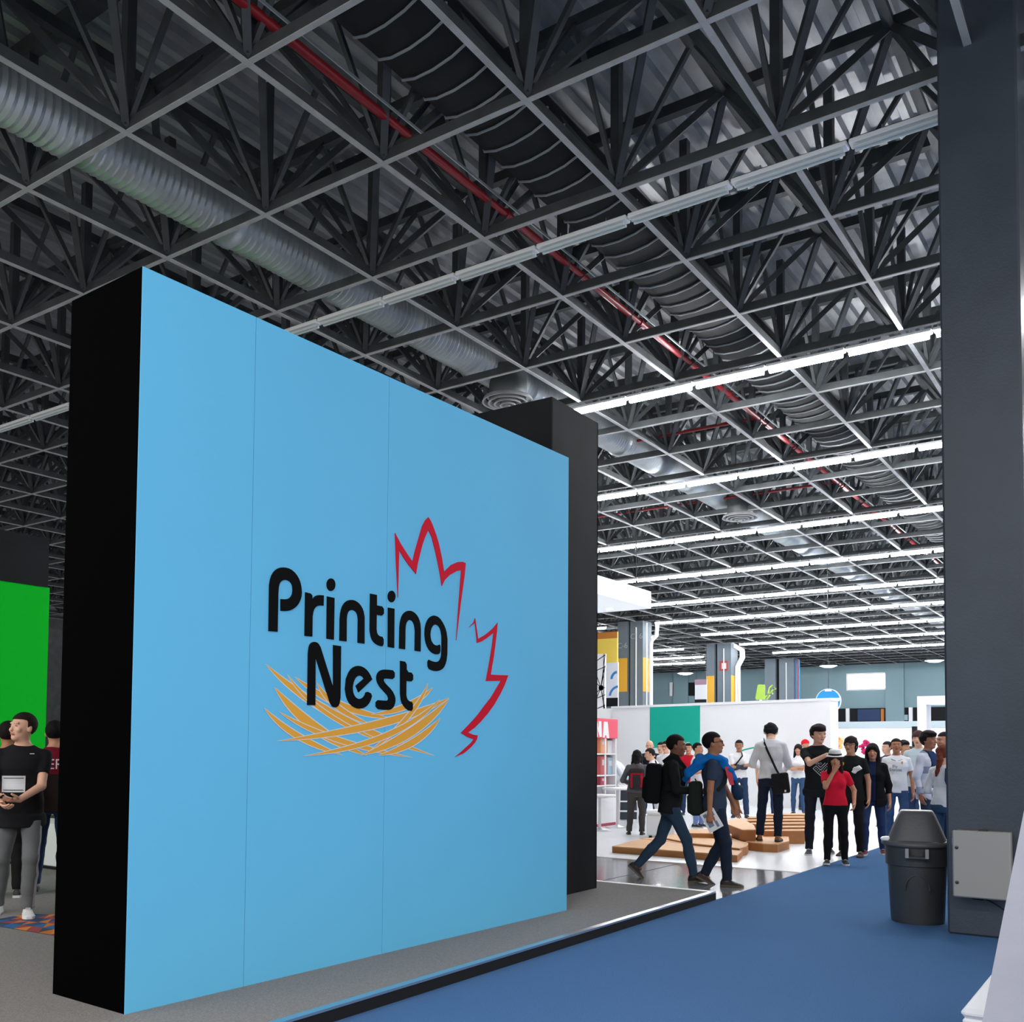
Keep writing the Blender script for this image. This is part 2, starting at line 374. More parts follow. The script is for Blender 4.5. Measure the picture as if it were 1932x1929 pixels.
for i in range(3): wallbox(MB(), cuts[i]+(0.0015 if i else 0), cuts[i+1]-(0.0015 if i < 2 else 0), -0.004, 0, PF, WH).obj('panel', m_blue, wall)

def logo(poly, name, m, t0, t1, parent, zoom=True):
    pts = []
    for (u, v) in poly:
        P = on_plane(480+u*500/1932, 960+v*490/1893, A, N) - A
        pts.append((P.dot(D), P.z+PF))
    c = (sum(p[0] for p in pts)/len(pts), sum(p[1] for p in pts)/len(pts))
    mb = MB(); mb.prism(pts, lambda s, z, k: WF(s, (t0, t1)[k], z))
    return mb.obj(name, m, parent)
def smooth(poly, n=2):          # soften traced outlines a little
    for _ in range(n):
        q = []
        for i in range(len(poly)):
            a, b = Vector(poly[i]), Vector(poly[(i+1) % len(poly)])
            if (b-a).length > 75: q += [tuple(a), tuple(b)]; continue
            q += [tuple(a.lerp(b, 0.25)), tuple(a.lerp(b, 0.75))]
        poly = [q[i] for i in range(len(q)) if (Vector(q[i])-Vector(q[i-1])).length > 0.5]
    return poly
def ell(cx, cy, rx, ry, n=24): return [(cx+rx*math.cos(2*PI*k/n), cy+ry*math.sin(2*PI*k/n)) for k in range(n)]
LET = {
 'P': [(100,893),(105,560),(115,500),(140,455),(175,432),(215,428),(260,440),(300,475),(328,525),(340,580),(342,630),(328,680),(300,718),(262,742),(225,748),(188,745),(188,660),(225,662),(252,655),(270,632),(276,600),(274,565),(262,538),(240,522),(215,519),(195,527),(180,545),(173,575),(170,620),(165,898)],
 'r': [(368,610),(418,622),(418,665),(435,640),(462,630),(502,633),(500,708),(470,706),(445,715),(428,740),(420,785),(418,933),(363,928)],
 'n': [(617,962),(620,800),(625,750),(640,705),(665,675),(700,664),(735,672),(768,700),(790,740),(799,790),(799,985),(750,978),(752,810),(748,775),(735,748),(708,737),(685,745),(672,770),(669,810),(668,968)],
 't': [(841,620),(889,630),(889,706),(940,716),(940,782),(887,775),(886,880),(890,910),(905,930),(938,937),(938,1005),(905,1000),(870,980),(848,945),(838,890)],
 'n2': [(1052,1020),(1055,870),(1060,820),(1075,775),(1100,750),(1130,743),(1160,755),(1188,785),(1205,830),(1209,880),(1208,1042),(1166,1036),(1168,890),(1163,850),(1150,820),(1128,809),(1110,820),(1099,850),(1097,890),(1095,1026)],
 'g': [(1310,778),(1345,795),(1375,840),(1395,890),(1403,950),(1402,1060),(1395,1120),(1375,1165),(1340,1185),(1300,1183),(1260,1165),(1260,1098),(1290,1113),(1325,1120),(1348,1108),(1360,1075),(1362,1020),(1362,930),(1355,885),(1340,855),(1315,842),(1295,855),(1282,885),(1278,925),(1285,965),(1305,993),(1330,1000),(1352,988),(1352,1055),(1325,1065),(1290,1052),(1262,1020),(1243,970),(1237,910),(1243,850),(1262,805),(1285,785)],
 'N': [(382,1432),(388,1050),(395,1000),(410,978),(435,970),(460,980),(478,1010),(572,1310),(571,995),(628,1003),(623,1380),(615,1430),(595,1450),(570,1448),(553,1430),(540,1395),(442,1080),(440,1434)],
 'e': [(735,1292),(795,1240),(785,1225),(765,1215),(740,1225),(722,1255),(712,1300),(715,1340),(728,1370),(750,1388),(775,1387),(798,1370),(812,1330),(857,1353),(840,1410),(810,1445),(775,1460),(735,1455),(695,1430),(668,1380),(658,1315),(665,1240),(690,1180),(725,1150),(765,1145),(805,1165),(835,1200),(855,1245),(755,1340)],
 's': [(1019,1180),(1018,1245),(960,1238),(940,1240),(938,1255),(950,1275),(1000,1325),(1022,1370),(1025,1410),(1010,1450),(985,1468),(950,1468),(882,1460),(882,1395),(945,1400),(968,1400),(975,1385),(965,1360),(910,1300),(888,1260),(886,1220),(900,1190),(925,1175),(960,1173)],
 't2': [(1060,1110),(1106,1118),(1106,1190),(1153,1198),(1153,1262),(1104,1256),(1103,1360),(1110,1390),(1125,1405),(1152,1412),(1150,1478),(1115,1470),(1085,1445),(1066,1405),(1060,1350)],
 'i': [(526,640),(580,652),(575,956),(523,948)], 'i2': [(971,722),(1017,730),(1015,1016),(970,1008)],
}
for k in LET:
    p = LET[k] if k[0] == 'i' else smooth(LET[k], 1)
    o = logo(p, 'letter', m_ink, 0.0004, 0.007, wall)
    if k == 'i': logo(ell(555, 555, 31, 46), 'letter_dot', m_ink, 0.0004, 0.007, o)
    if k == 'i2': logo(ell(997, 641, 27, 42), 'letter_dot', m_ink, 0.0004, 0.007, o)
LEAF1 = [(1043,650),(1030,400),(1022,178),(1060,250),(1105,322),(1150,388),(1165,320),(1185,250),(1220,130),(1243,85),(1265,63),(1282,88),(1300,130),(1322,190),(1340,250),(1362,350),(1380,462),(1430,412),(1480,390),(1515,388),(1538,398),(1530,480),(1500,700),(1484,830),(1468,960),(1480,780),(1505,450),(1470,456),(1420,485),(1385,520),(1363,565),(1350,480),(1335,400),(1320,330),(1290,210),(1265,155),(1240,210),(1220,270),(1205,330),(1188,400),(1175,478),(1120,410),(1080,352),(1052,300),(1048,450)]
LEAF2 = [(1560,868),(1595,830),(1606,798),(1628,950),(1665,930),(1700,905),(1738,872),(1770,832),(1765,900),(1745,1060),(1720,1210),(1785,1214),(1848,1215),(1820,1290),(1785,1360),(1745,1430),(1700,1492),(1650,1550),(1600,1600),(1555,1632),(1590,1648),(1625,1653),(1620,1680),(1605,1706),(1580,1735),(1550,1762),(1520,1785),(1460,1810),(1500,1778),(1530,1750),(1575,1710),(1597,1682),(1550,1665),(1503,1635),(1540,1597),(1590,1545),(1630,1498),(1680,1430),(1720,1380),(1750,1330),(1795,1255),(1685,1257),(1705,1150),(1720,1065),(1730,1000),(1742,905),(1690,945),(1655,968),(1620,980),(1605,830),(1595,840)]
logo(LEAF1, 'leaf_outline', m_red, 0.0004, 0.006, wall); logo(LEAF2, 'leaf_outline', m_red, 0.0004, 0.006, wall)
STR = [((82,1133),(480,1545),(1310,1800),32), ((240,1210),(440,1520),(990,1722),15), ((295,1228),(620,1490),(1010,1530),26), ((455,1272),(560,1470),(850,1575),20),
       ((145,1303),(400,1640),(820,1800),40), ((72,1455),(260,1680),(640,1797),24), ((180,1483),(520,1710),(1150,1815),20), ((1420,1380),(1020,1600),(165,1695),30),
       ((1297,1305),(1130,1480),(850,1500),22), ((1262,1275),(1180,1520),(800,1800),16), ((1350,1390),(1040,1720),(360,1803),22), ((1352,1528),(1180,1740),(900,1800),26),
       ((1415,1388),(1160,1680),(770,1800),34)]
for i, (a, c, b_, wd) in enumerate(STR):
    def bez(t): return tuple((1-t)**2*a[j]+2*t*(1-t)*c[j]+t*t*b_[j] for j in (0, 1))
    def outline(w_, e):
        U = []; L = []
        for k in range(25):
            t = k/24; p = Vector(bez(t)); d = (Vector(bez(min(1, t+.01)))-Vector(bez(max(0, t-.01)))).normalized(); nn = Vector((-d.y, d.x))
            h = w_*max(0.0, math.sin(PI*min(1, t*1.02+0.0))**0.8)+e*(0.35+0.65*min(1, 6*min(t, 1-t)))
            U.append(tuple(p+nn*h)); L.append(tuple(p-nn*h))
        return U+L[::-1]
    z0 = 0.0006+i*0.0003
    s = logo(outline(wd*0.93, 5), 'nest_strand', m_pale, z0, z0+0.00012, wall)
    logo(outline(wd*0.86, 0.6), 'strand_fill', m_gold, z0+0.0001, z0+0.00026, s)

# dark tower behind the blue wall
tw = empty('dark_tower', (0, 0, 0), label='dark grey laminated tower standing behind the right end of the blue wall', cat='display tower')
MB().box(-7.6, -4.945, 7.945, 8.835, PF, 4.90).obj('core', m_black, tw)
for x0, x1 in ((-7.6, -6.28), (-6.275, -4.93)): MB().box(x0, x1, 7.93, 7.945, PF, 4.92).obj('panel', m_dark, tw)
MB().box(-4.945, -4.93, 7.936, 8.85, PF, 4.92).obj('panel', m_dark, tw)
MB().box(-7.6, -4.93, 8.835, 8.85, PF, 4.92).obj('panel', m_dark, tw)

# ---------------------------------------------------------------- green stand on the left
gw = empty('green_wall', (0, 0, 0), label='tall green stand wall with dark grey top, behind the people on the left', cat='display wall')
m_green = mat('green_panel', s2l((0, 196, 40)), 0.7, spec=0.1)
MB().box(-14.4, -14.0, 2.0, 8.20, PF, 3.88).obj('green_panel', m_green, gw)
MB().box(-14.42, -13.98, 2.0, 8.16, 3.88, 4.62).obj('top_panel', m_dark, gw)
q0 = at(91, 1640, PF); wc = empty('white_counter', (q0.x, q0.y, PF), label='white counter behind the person in maroon, mostly hidden by the blue wall', cat='counter')
MB().box(-0.9, 0.6, 0.01, 0.5, 0.03, 0.52, bev=0.01).obj('counter_body', m_white, wc); MB().box(-0.9, 0.6, 0.0, 0.5, 0.0, 0.03).obj('skirting', m_black, wc)
# rug of printed triangles
rg = empty('patterned_rug', (0, 0, 0), label='rug printed with orange and blue triangles at the left edge', cat='rug')
rq = [at(-40, 1742, PF+.004), at(45, 1725, PF+.004), at(130, 1727, PF+.004), at(120, 1768, PF+.004)]
rc = [s2l(c) for c in ((44, 70, 110), (190, 110, 40), (60, 62, 70), (30, 96, 150), (150, 60, 60), (36, 52, 90), (210, 130, 50))]
rm = [mat('rug_%d' % i, c, 0.9) for i, c in enumerate(rc)]
nu, nv = 7, 4; mb = MB()
def rp(i, j, z=0): a = rq[0].lerp(rq[1], j/nv); b_ = rq[3].lerp(rq[2], j/nv); return a.lerp(b_, i/nu)+Vector((0, 0, z))
rg.location = (0, 0, 0)
for i in range(nu):
    for j in range(nv):
        p = [rp(i, j), rp(i+1, j), rp(i+1, j+1), rp(i, j+1)]
        mb.add([p[0], p[1], p[2]], [(0, 1, 2)], random.randrange(7)); mb.add([p[0], p[2], p[3]], [(0, 1, 2)], random.randrange(7))
mb.obj('printed_surface', rm, rg)

# ================================================================ RIGHT SIDE: column, electrical box, bin, pale banner
col = empty('concrete_column', (0, 0, 0), label='massive grey painted square column at the right side of the aisle', cat='column')
MB().box(-1.577, -0.965, 8.777, 9.50, 0.0, 9.1, bev=0.018).obj('shaft', m_column, col)
eb = empty('electrical_box', (-1.29, 8.777, 0.6), label='beige metal electrical box with two locks mounted low on the grey column', cat='electrical box')
m_beige = mat('beige_enamel', s2l((158, 155, 149)), 0.45); m_lock = mat('lock_metal', s2l((70, 72, 74)), 0.35, 0.6)
MB().box(-0.205, 0.205, -0.155, 0.0, -0.262, 0.262, bev=0.008).obj('housing', m_beige, eb)
dr = MB().box(-0.212, 0.212, -0.182, -0.158, -0.268, 0.268, bev=0.010).obj('door', m_beige, eb)
for z in (0.13, -0.15):
    MB().lathe([(0.0, 0.0), (0.014, 0.0), (0.014, 0.006), (0.009, 0.008), (0.0, 0.008)], 16).obj('lock', m_lock, dr, 40).matrix_local = Matrix.Translation((-0.178, -0.182, z)) @ Matrix.Rotation(PI/2, 4, 'X')
MB().box(-0.03, 0.03, -0.10, -0.03, 0.262, 0.272).obj('cable_gland', m_lock, eb)
for x in (-0.225,): MB().box(x, x+0.012, -0.12, -0.07, 0.14, 0.20, bev=0.003).obj('hinge', m_beige, eb)
cb = MB(); pts = [Vector((-0.06+0.42*t, -0.10+0.02*math.sin(4*t), -0.26-0.02*math.sin(PI*t)-0.30*t*t)) for t in [k/16 for k in range(17)]]
cb.tube(pts, 0.006, 8); cb.tube([(-0.12, -0.06, -0.262), (-0.08, -0.07, -0.285), (-0.01, -0.07, -0.29), (0.03, -0.06, -0.262)], 0.006, 8)
cb.obj('cable', m_black, eb, True)

m_bin = mat('grey_plastic', s2l((64, 65, 66)), 0.45, noise=(2, 0.1), bump=(40, 0.1)); m_binlid = mat('grey_lid_plastic', s2l((88, 88, 90)), 0.45, bump=(40, 0.1))
BC = at(1722, 1745, 0); BC = Vector((BC.x, BC.y+0.20, 0)); 
bn = empty('rubbish_bin', BC, math.atan2(-BC.x, BC.y)*1.0, label='dark grey round plastic rubbish bin with hooded lid beside the column', cat='bin')
MB().lathe([(0.215, 0.0), (0.222, 0.02), (0.246, 0.50), (0.262, 0.505), (0.268, 0.66), (0.276, 0.665), (0.276, 0.69), (0.25, 0.69)], 48).obj('body', m_bin, bn, 35)
MB().lathe([(0.292, 0.675), (0.298, 0.685), (0.296, 0.70), (0.275, 0.72), (0.255, 0.725)], 48).obj('lid_rim', m_binlid, bn, 50)
mb = MB(); rings = []
for i, (t, z) in enumerate([(0, 0.715), (0.15, 0.76), (0.45, 0.85), (0.8, 0.945), (0.93, 0.972), (1.0, 0.980), (1.0, 0.982)]):
    hw_ = 0.248-0.118*t; dp = 0.245-0.13*t
    if i == 6: hw_ = 0.08; dp = 0.06
    ring = []
    for k in range(40):
        a = 2*PI*k/40; ca, sa = math.cos(a), math.sin(a); e = 0.62
        ring.append((hw_*math.copysign(abs(ca)**e, ca), dp*math.copysign(abs(sa)**e, sa), z))
    rings += ring
n = 40; mb.add(rings, [(i*n+k, i*n+(k+1) % n, (i+1)*n+(k+1) % n, (i+1)*n+k) for i in range(6) for k in range(n)] + [tuple(6*n+k for k in range(n))])
mb.obj('hood', m_binlid, bn, 45)
mb = MB().box(-0.085, 0.085, -0.318, -0.262, 0.575, 0.60, bev=0.006)
mb.box(-0.095, -0.07, -0.318, -0.262, 0.575, 0.665, bev=0.006); mb.box(0.07, 0.095, -0.318, -0.262, 0.575, 0.665, bev=0.006)
mb.obj('handle', m_bin, bn)
for x in (-0.08, 0.08): MB().box(x-0.014, x+0.014, -0.322, -0.317, 0.585, 0.665).obj('handle_sticker', mat('worn_plastic', s2l((150, 150, 152)), 0.5), bn)
mb = MB(); mb.tube([(0.10*math.cos(a), -0.236-0.0, 0.30+0.13*math.sin(a)) for a in [PI*k/14 for k in range(15)]], 0.007, 6); mb.obj('moulded_arch', m_bin, bn, True)
MB().lathe([(0.05, 0.0), (0.055, 0.015), (0.04, 0.03), (0.01, 0.035)], 20, c=(-0.245, -0.10, 0.715)).obj('crumpled_cup', m_white, bn, 60)

# pale fabric-covered stand leaning out of the right edge, with a white stool in front
m_pfab = mat('pale_grey_fabric', s2l((178, 178, 188)), 0.7, noise=(3, 0.06), bump=(9, 0.25))
T_ = ray(1932, 1530)*4.2+Vector((0, 0, EYE)); B_ = ray(1853, 1929)*4.2+Vector((0, 0, EYE)); sl = (T_-B_)
ln = empty('leaning_panel', (B_.x, B_.y, 0), label='pale grey fabric panel leaning outward at the right edge of the view', cat='display panel')
z_b = B_.z; foot = B_-sl*(z_b/sl.z); top = B_+sl*((2.6-z_b)/sl.z)
rd = Vector((RT0.x, RT0.y, 0)).normalized(); fd = Vector((-RT0.y, RT0.x, 0)).normalized()
mb = MB(); vs = []
K = 16
for i in range(K+1):
    t = i/K; p = foot.lerp(top, t)-Vector((B_.x, B_.y, 0)); bow = 0.0
    p = p-rd*0.0+rd*bow*0.4
    for (a, c) in ((0, 0), (0.10+0.04*t, -0.05), (0.62, -0.02), (0.62, 0.18), (0.09, 0.14)): vs.append(p+rd*a+fd*c)
fs = [(i*5+k, i*5+(k+1) % 5, i*5+5+(k+1) % 5, i*5+5+k) for i in range(K) for k in range(5)] + [(4, 3, 2, 1, 0), tuple(K*5+k for k in range(5))]
mb.add(vs, fs).obj('fabric_cover', m_pfab, ln, 40)
C1 = ray(1815, 1902)*4.62+Vector((0, 0, EYE)); zt = C1.z
Ly = (at(1856, 1822, zt)-at(1815, 1902, zt)).y
st = empty('white_stool', (C1.x, C1.y, 0), 0.0, label='low white box stool at the foot of the leaning panel', cat='stool')
MB().box(0, 0.36, 0, Ly, 0.0, zt-0.05, bev=0.01).obj('base', m_white, st)
MB().box(-0.006, 0.366, -0.006, Ly+0.006, zt-0.05, zt, bev=0.02).obj('seat', m_white, st)

# ================================================================ FAR WHITE STAND
W1, W2 = at(1155, 1334, 2.84), at(1567, 1318, 2.84)
wd_ = (W2-W1); wl_ = Vector((wd_.x, wd_.y, 0)).length; wdir = Vector((wd_.x, wd_.y, 0)).normalized(); wn = Vector((wdir.y, -wdir.x, 0))
sw = empty('white_stand_wall', (W1.x, W1.y, 0), math.atan2(wdir.y, wdir.x), label='long white stand wall with green square, behind the wooden platforms', cat='display wall')
def sS(px_, py_):
    P = on_plane(px_, py_, Vector((W1.x, W1.y, 0)), wn)-Vector((W1.x, W1.y, 0)); return P.dot(wdir), P.z
MB().box(0, wl_, 0, 0.35, 0, 2.78).obj('wall_body', m_white, sw)
MB().box(-0.02, wl_+0.02, -0.03, 0.38, 2.78, 2.85).obj('top_cap', m_white, sw)
sA, zA = sS(1227, 1330); sB, zB = sS(1321, 1412)
MB().box(sA, sB, -0.025, 0, zB, 2.83).obj('green_square', mat('teal_green', s2l((10, 172, 150)), 0.5), sw)
MB().box(wl_-0.42, wl_, -0.02, 0, 0, 2.78).obj('end_panel', m_white, sw)
mb = MB(); q = [sS(x, y) for x, y in ((1394, 1419), (1405, 1415), (1420, 1411.5), (1435, 1410.5), (1450, 1411.5), (1470, 1415))]
m_tg = MATS['teal_green']
for (a, b_) in zip(q[:-1], q[1:]): mb.add([(a[0], -0.004, a[1]-0.02), (b_[0], -0.004, b_[1]-0.02), (b_[0], -0.004, b_[1]+0.02), (a[0], -0.004, a[1]+0.02), (a[0], 0, a[1]-0.02), (b_[0], 0, b_[1]-0.02), (b_[0], 0, b_[1]+0.02), (a[0], 0, a[1]+0.02)], [(0, 1, 2, 3), (3, 2, 6, 7), (0, 4, 5, 1)])
mb.obj('green_arc', m_tg, sw)
s0, z0 = sS(1428, 1436); s1, z1 = sS(1450, 1420); mb = MB()
for (a, b_, c, d) in ((s0, s1, z0, z0+.02), (s0, s1, z1-.02, z1), (s0, s0+.025, z0, z1)): mb.box(a, b_, -0.004, 0, c, d)
mb.obj('outline_square', mat('pale_mark', s2l((190, 192, 198)), 0.6), sw)
mb = MB()
for (x0, x1, y0) in ((1249, 1262, 1401), (1290, 1296, 1402), (1296.5, 1302, 1401)): a, c = sS(x0, y0); b_, d = sS(x1, y0+1.6); mb.box(a, b_, -0.03, -0.025, d, c)
mb.obj('white_lettering', m_pale, sw)

# low white partition and glowing portal to its right
pt = empty('white_partition', (0, 0, 0), label='low white partition with grey top band at the right, behind the crowd', cat='display wall')
MB().box(-9.9, -4.0, 34.0, 34.2, 0, 2.30).obj('wall_body', m_white, pt); MB().box(-9.9, -4.0, 33.96, 34.24, 2.30, 2.51).obj('top_band', mat('pale_grey', s2l((176, 190, 196)), 0.6), pt)
po = empty('white_portal', (0, 0, 0), label='white square portal frame with small spotlight, beside the grey column', cat='portal')
MB().box(-5.52, -5.30, 27.0, 27.6, 0.004, 2.95).obj('frame_post', m_white, po); MB().box(-3.0, -2.78, 27.0, 27.6, 0.004, 2.95).obj('frame_post', m_white, po)
MB().box(-5.30, -3.0, 27.0, 27.6, 2.73, 2.95).obj('lintel', m_white, po)
MB().lathe([(0.06, 0), (0.06, 0.03)], 16, c=(-4.72, 27.2, 2.70)).obj('spotlight', mat('spot_glow', (1, 1, 1), emit=((1, 1, 1), 6)), po)
scn = empty('dark_screen', (-6.0, 30.5, 0), label='narrow dark screen on edge left of the white portal', cat='screen')
a, b_ = on_y(1720, 1371, 30.5), on_y(1729, 1416, 30.5)
MB().box(a.x+6.0, b_.x+6.0, 0, 0.25, b_.z, a.z, bev=0.01).obj('panel', m_black, scn); MB().box((a.x+b_.x)/2+5.97, (a.x+b_.x)/2+6.03, 0.08, 0.14, 0, b_.z).obj('stand', m_black, scn)
MB().box((a.x+b_.x)/2+5.85, (a.x+b_.x)/2+6.15, 0, 0.3, 0.004, 0.03).obj('foot', m_black, scn)

# things on the back wall
Yw = 69.9
wb = empty('window_1', (0, 0, 0)); wb['kind'] = 'structure'
a, b_ = on_y(1560, 1338, Yw), on_y(1800, 1363, Yw)
MB().box(a.x, b_.x, Yw-0.05, Yw+0.02, b_.z, a.z).obj('dark_glazing', m_black, wb)
for x in (1599, 1718): p = on_y(x, 1350, Yw-0.2); MB().box(p.x-0.12, p.x+0.12, Yw-0.2, Yw-0.05, b_.z, a.z).obj('mullion', m_white, wb)
for (x0, x1, y0, y1, c, nm) in ((1618, 1661, 1338, 1361, (30, 56, 98), 'blue_drape'), (1662, 1668, 1338, 1362, (196, 120, 40), 'orange_panel'), (1679, 1694, 1350, 1362, (134, 104, 82), 'wooden_crate'), (1705, 1713, 1349, 1360, (150, 180, 190), 'leaf_lamp')):
    p, q = on_y(x0, y1, Yw-0.1), on_y(x1, y0, Yw-0.1); MB().box(p.x, q.x, Yw-0.14, Yw-0.05, p.z, q.z, bev=0.02).obj(nm, mat(nm, s2l(c), 0.6), wb)
w2 = empty('window_2', (0, 0, 0)); w2['kind'] = 'structure'
p, q = on_y(1600, 1301, Yw), on_y(1683, 1271, Yw)
MB().box(p.x, q.x, Yw-0.02, Yw+0.05, p.z, q.z).obj('bright_glazing', mat('daylit_window', (1, 1, 1), emit=((1, 1, 1), 1.6)), w2)
mb = MB(); mb.box(p.x-0.1, p.x, Yw-0.06, Yw, p.z-0.1, q.z+0.1); mb.box(q.x, q.x+0.1, Yw-0.06, Yw, p.z-0.1, q.z+0.1); mb.box(p.x, q.x, Yw-0.06, Yw, q.z, q.z+0.1); mb.box(p.x, q.x, Yw-0.06, Yw, p.z-0.1, p.z); mb.obj('window_frame', m_white, w2)
w3 = empty('window_3', (0, 0, 0)); w3['kind'] = 'structure'
p, q = on_y(1270, 1314, Yw), on_y(1312, 1288, Yw); MB().box(p.x, q.x, Yw-0.04, Yw, p.z, q.z).obj('dark_glazing', m_black, w3)
p, q = on_y(1264, 1314, Yw), on_y(1269.5, 1288, Yw); MB().box(p.x, q.x, Yw-0.08, Yw, p.z, q.z).obj('white_jamb', m_white, w3)
def board(name, lab, cat, x0, y0, x1, y1, Y, c, th=0.08, **k):
    p, q = on_y(x0, y1, Y), on_y(x1, y0, Y)
    t = empty(name, (p.x, Y, p.z), label=lab, cat=cat); MB().box(0, q.x-p.x, 0, th, 0, q.z-p.z, bev=0.008).obj('board', mat('b_'+name, s2l(c), 0.55), t)
    return t, q.x-p.x, q.z-p.z
def wires(t, w_, h_, Y, z0): 
    for x in (w_*0.1, w_*0.9): MB().tube([(x, 0.04, h_), (x, 0.04, 9.18-z0)], 0.01, 6).obj('hanging_wire', m_lock, t)
t, w_, h_ = board('pink_white_banner', 'white banner with dusky pink top, hung left of the second column', 'banner', 1311, 1282, 1333, 1326, 50, (214, 216, 222)); wires(t, w_, h_, 50, t.location.z)
MB().box(0, w_, -0.02, 0, h_*0.77, h_).obj('pink_top', mat('dusky_pink', s2l((150, 120, 140)), 0.6), t); MB().box(0, w_, -0.02, 0, 0, h_*0.13).obj('dark_foot', m_dark, t)
for i, x in enumerate((1563, 1763, 1293)):
    p = on_y(x, (1257, 1247, 1271)[i], 66)
    t = empty('bay_lamp', (p.x, 66, p.z), label='bright round bay lamp near the far wall, %s' % ('above the blue disc sign', 'beside the grey column', 'left of the second column')[i], cat='ceiling light', group='far bay lamps')
    MB().lathe([(0.1, 0.55), (0.2, 0.4), (0.62, 0.0), (0.60, 0.0)], 20, caps=False).obj('reflector', m_edge, t, 40)
    MB().lathe([(0.0, -0.12), (0.34, -0.08), (0.55, 0.02), (0.3, 0.2)], 20, caps=False).obj('bulb', mat('bay_glow', (1, 1, 1), emit=((0.9, 0.96, 1), 14)), t, 60)
    MB().tube([(0, 0, 0.5), (0, 0, 7.6-p.z)], 0.03, 8).obj('stem', m_lock, t)
# blue disc sign
p = on_y(1563, 1323.5, 32)
ds = empty('blue_disc_sign', (p.x, 32, p.z), label='round blue hanging sign with white mark, above the white wall end', cat='sign')
R_ = 22.5/F*to_px(p)[2]
M_ = Matrix.Rotation(PI/2, 4, 'X')
o = MB().lathe([(R_, -0.04), (R_, 0.04)], 48).obj('disc', mat('sign_blue', s2l((6, 132, 206)), 0.45), ds); o.matrix_local = M_
o = MB().lathe([(R_, -0.045), (R_+0.015, -0.045), (R_+0.015, 0.045), (R_, 0.045)], 48, caps=False).obj('rim', m_white, ds); o.matrix_local = M_
mb = MB(); mb.box(-0.1, 0.12, -0.05, -0.04, R_-0.07, R_-0.01)
for i, (a, b_) in enumerate(((0.16, 0.24), (0.25, 0.31), (0.32, 0.38), (0.39, 0.42))): mb.box(a, b_, -0.05, -0.04, 0.02-0.01*(i % 2), 0.10)
mb.obj('white_mark', m_pale, ds); MB().tube([(0, 0, R_), (0, 0, 9.18-p.z)], 0.01, 6).obj('hanging_wire', m_lock, ds)
# green tree-shaped sign
p = on_y(1425, 1321, 44); mg = mat('lime_panel', s2l((150, 184, 70)), 0.6); sc_ = to_px(p)[2]/F
tr = empty('lime_tree_sign', p, label='lime green branching tree cut-out above the white wall', cat='sign')
poly = [(0, 3), (2, 14), (5, 28), (9, 29), (18, 28), (19, 20), (18, 8), (20, 0), (2, 0)]
MB().prism([(u*sc_, v*sc_) for u, v in poly], lambda u, v, k: (u, 0.06*k, v)).obj('leaf_panel', mg, tr)
mb = MB()
for a, b_ in (((18, 4), (30, 14)), ((24, 9), (27, 22)), ((30, 14), (37, 22)), ((30, 14), (34, 10)), ((22, 0), (28, 8)), ((34, 20), (40, 20)), ((27, 22), (33, 27))): mb.bar((a[0]*sc_, 0.03, a[1]*sc_), (b_[0]*sc_, 0.03, b_[1]*sc_), 0.05, 0.06)
mb.obj('branches', mg, tr); MB().box(0.2, 0.3, 0, 0.06, -p.z, 0.0).obj('support_pole', m_white, tr)

# three far columns
def column(xs, Y, depth, zt, y_band, lab, bright=True):
    X = [on_y(x, 1300, Y).x for x in xs]; t = empty('far_column', (X[0], Y, 0), label=lab, cat='column', group='columns beyond the white wall'); o = X[0]
    m_c = mat('column_grey', s2l((112, 124, 134)), 0.55, noise=(1, 0.06))
    xr = X[3]
    MB().box(0, X[1]-o, 0, depth, 0, zt).obj('pier', m_c, t)
    MB().box(X[1]-o, X[2]-o, 0.25, depth-0.1, 0, zt).obj('recess', m_black, t)
    MB().box(X[2]-o, xr-o, 0.10, depth, 0, zt).obj('pier', m_c, t)
    MB().tube([((X[2]+xr)/2-o, 0.05, 0), ((X[2]+xr)/2-o, 0.05, zt-0.3)], 0.03, 8).obj('conduit', m_white, t)
    if y_band:
        z1, z0 = on_y(xs[0], y_band[0], Y).z, on_y(xs[0], y_band[1], Y).z; my = mat('yellow_band', s2l((236, 178, 62)), 0.55)
        MB().box(-0.01, X[1]-o, -0.01, 0.02, z0, z1).obj('yellow_band', my, t)
        MB().box(xr-o, xr-o+0.012, 0.1, depth, z0, z1).obj('yellow_band', my, t)
    return t, X, o
t1, X, o = column((1165, 1183.5, 1187, 1211), 40.6, 1.0, 7.5, (1243, 1306), 'grey column with yellow band and painted lettering C-6, beyond the white wall')
mtx = mat('faded_white_paint', s2l((168, 176, 182)), 0.7)
def sign_text(s, size, loc, parent, m, name='lettering', rot=(PI/2, 0, 0), ext=0.004, shear=0.0, bold=0.0):
    cu = bpy.data.curves.new(name, 'FONT'); cu.body = s; cu.size = size; cu.extrude = ext; cu.align_x = 'CENTER'; cu.align_y = 'CENTER'; cu.shear = shear; cu.offset = bold
    ob = bpy.data.objects.new(name, cu); COL.objects.link(ob); dg = bpy.context.evaluated_depsgraph_get(); me = bpy.data.meshes.new_from_object(ob.evaluated_get(dg)); bpy.data.objects.remove(ob)
    me.materials.clear(); me.materials.append(m); r = link(name, me, parent); r.location = loc; r.rotation_euler = rot; return r
zc = on_y(1174, 1219, 40.6).z; sign_text('C-6', 0.36, ((X[0]+X[1])/2-o, -0.012, zc), t1, mtx)
zc = on_y(1199, 1201, 40.6).z; sign_text('C  6', 0.36, ((X[2]+X[3])/2-o, 0.085, zc), t1, mtx)
mb = MB(); xb = X[3]-o+0.22
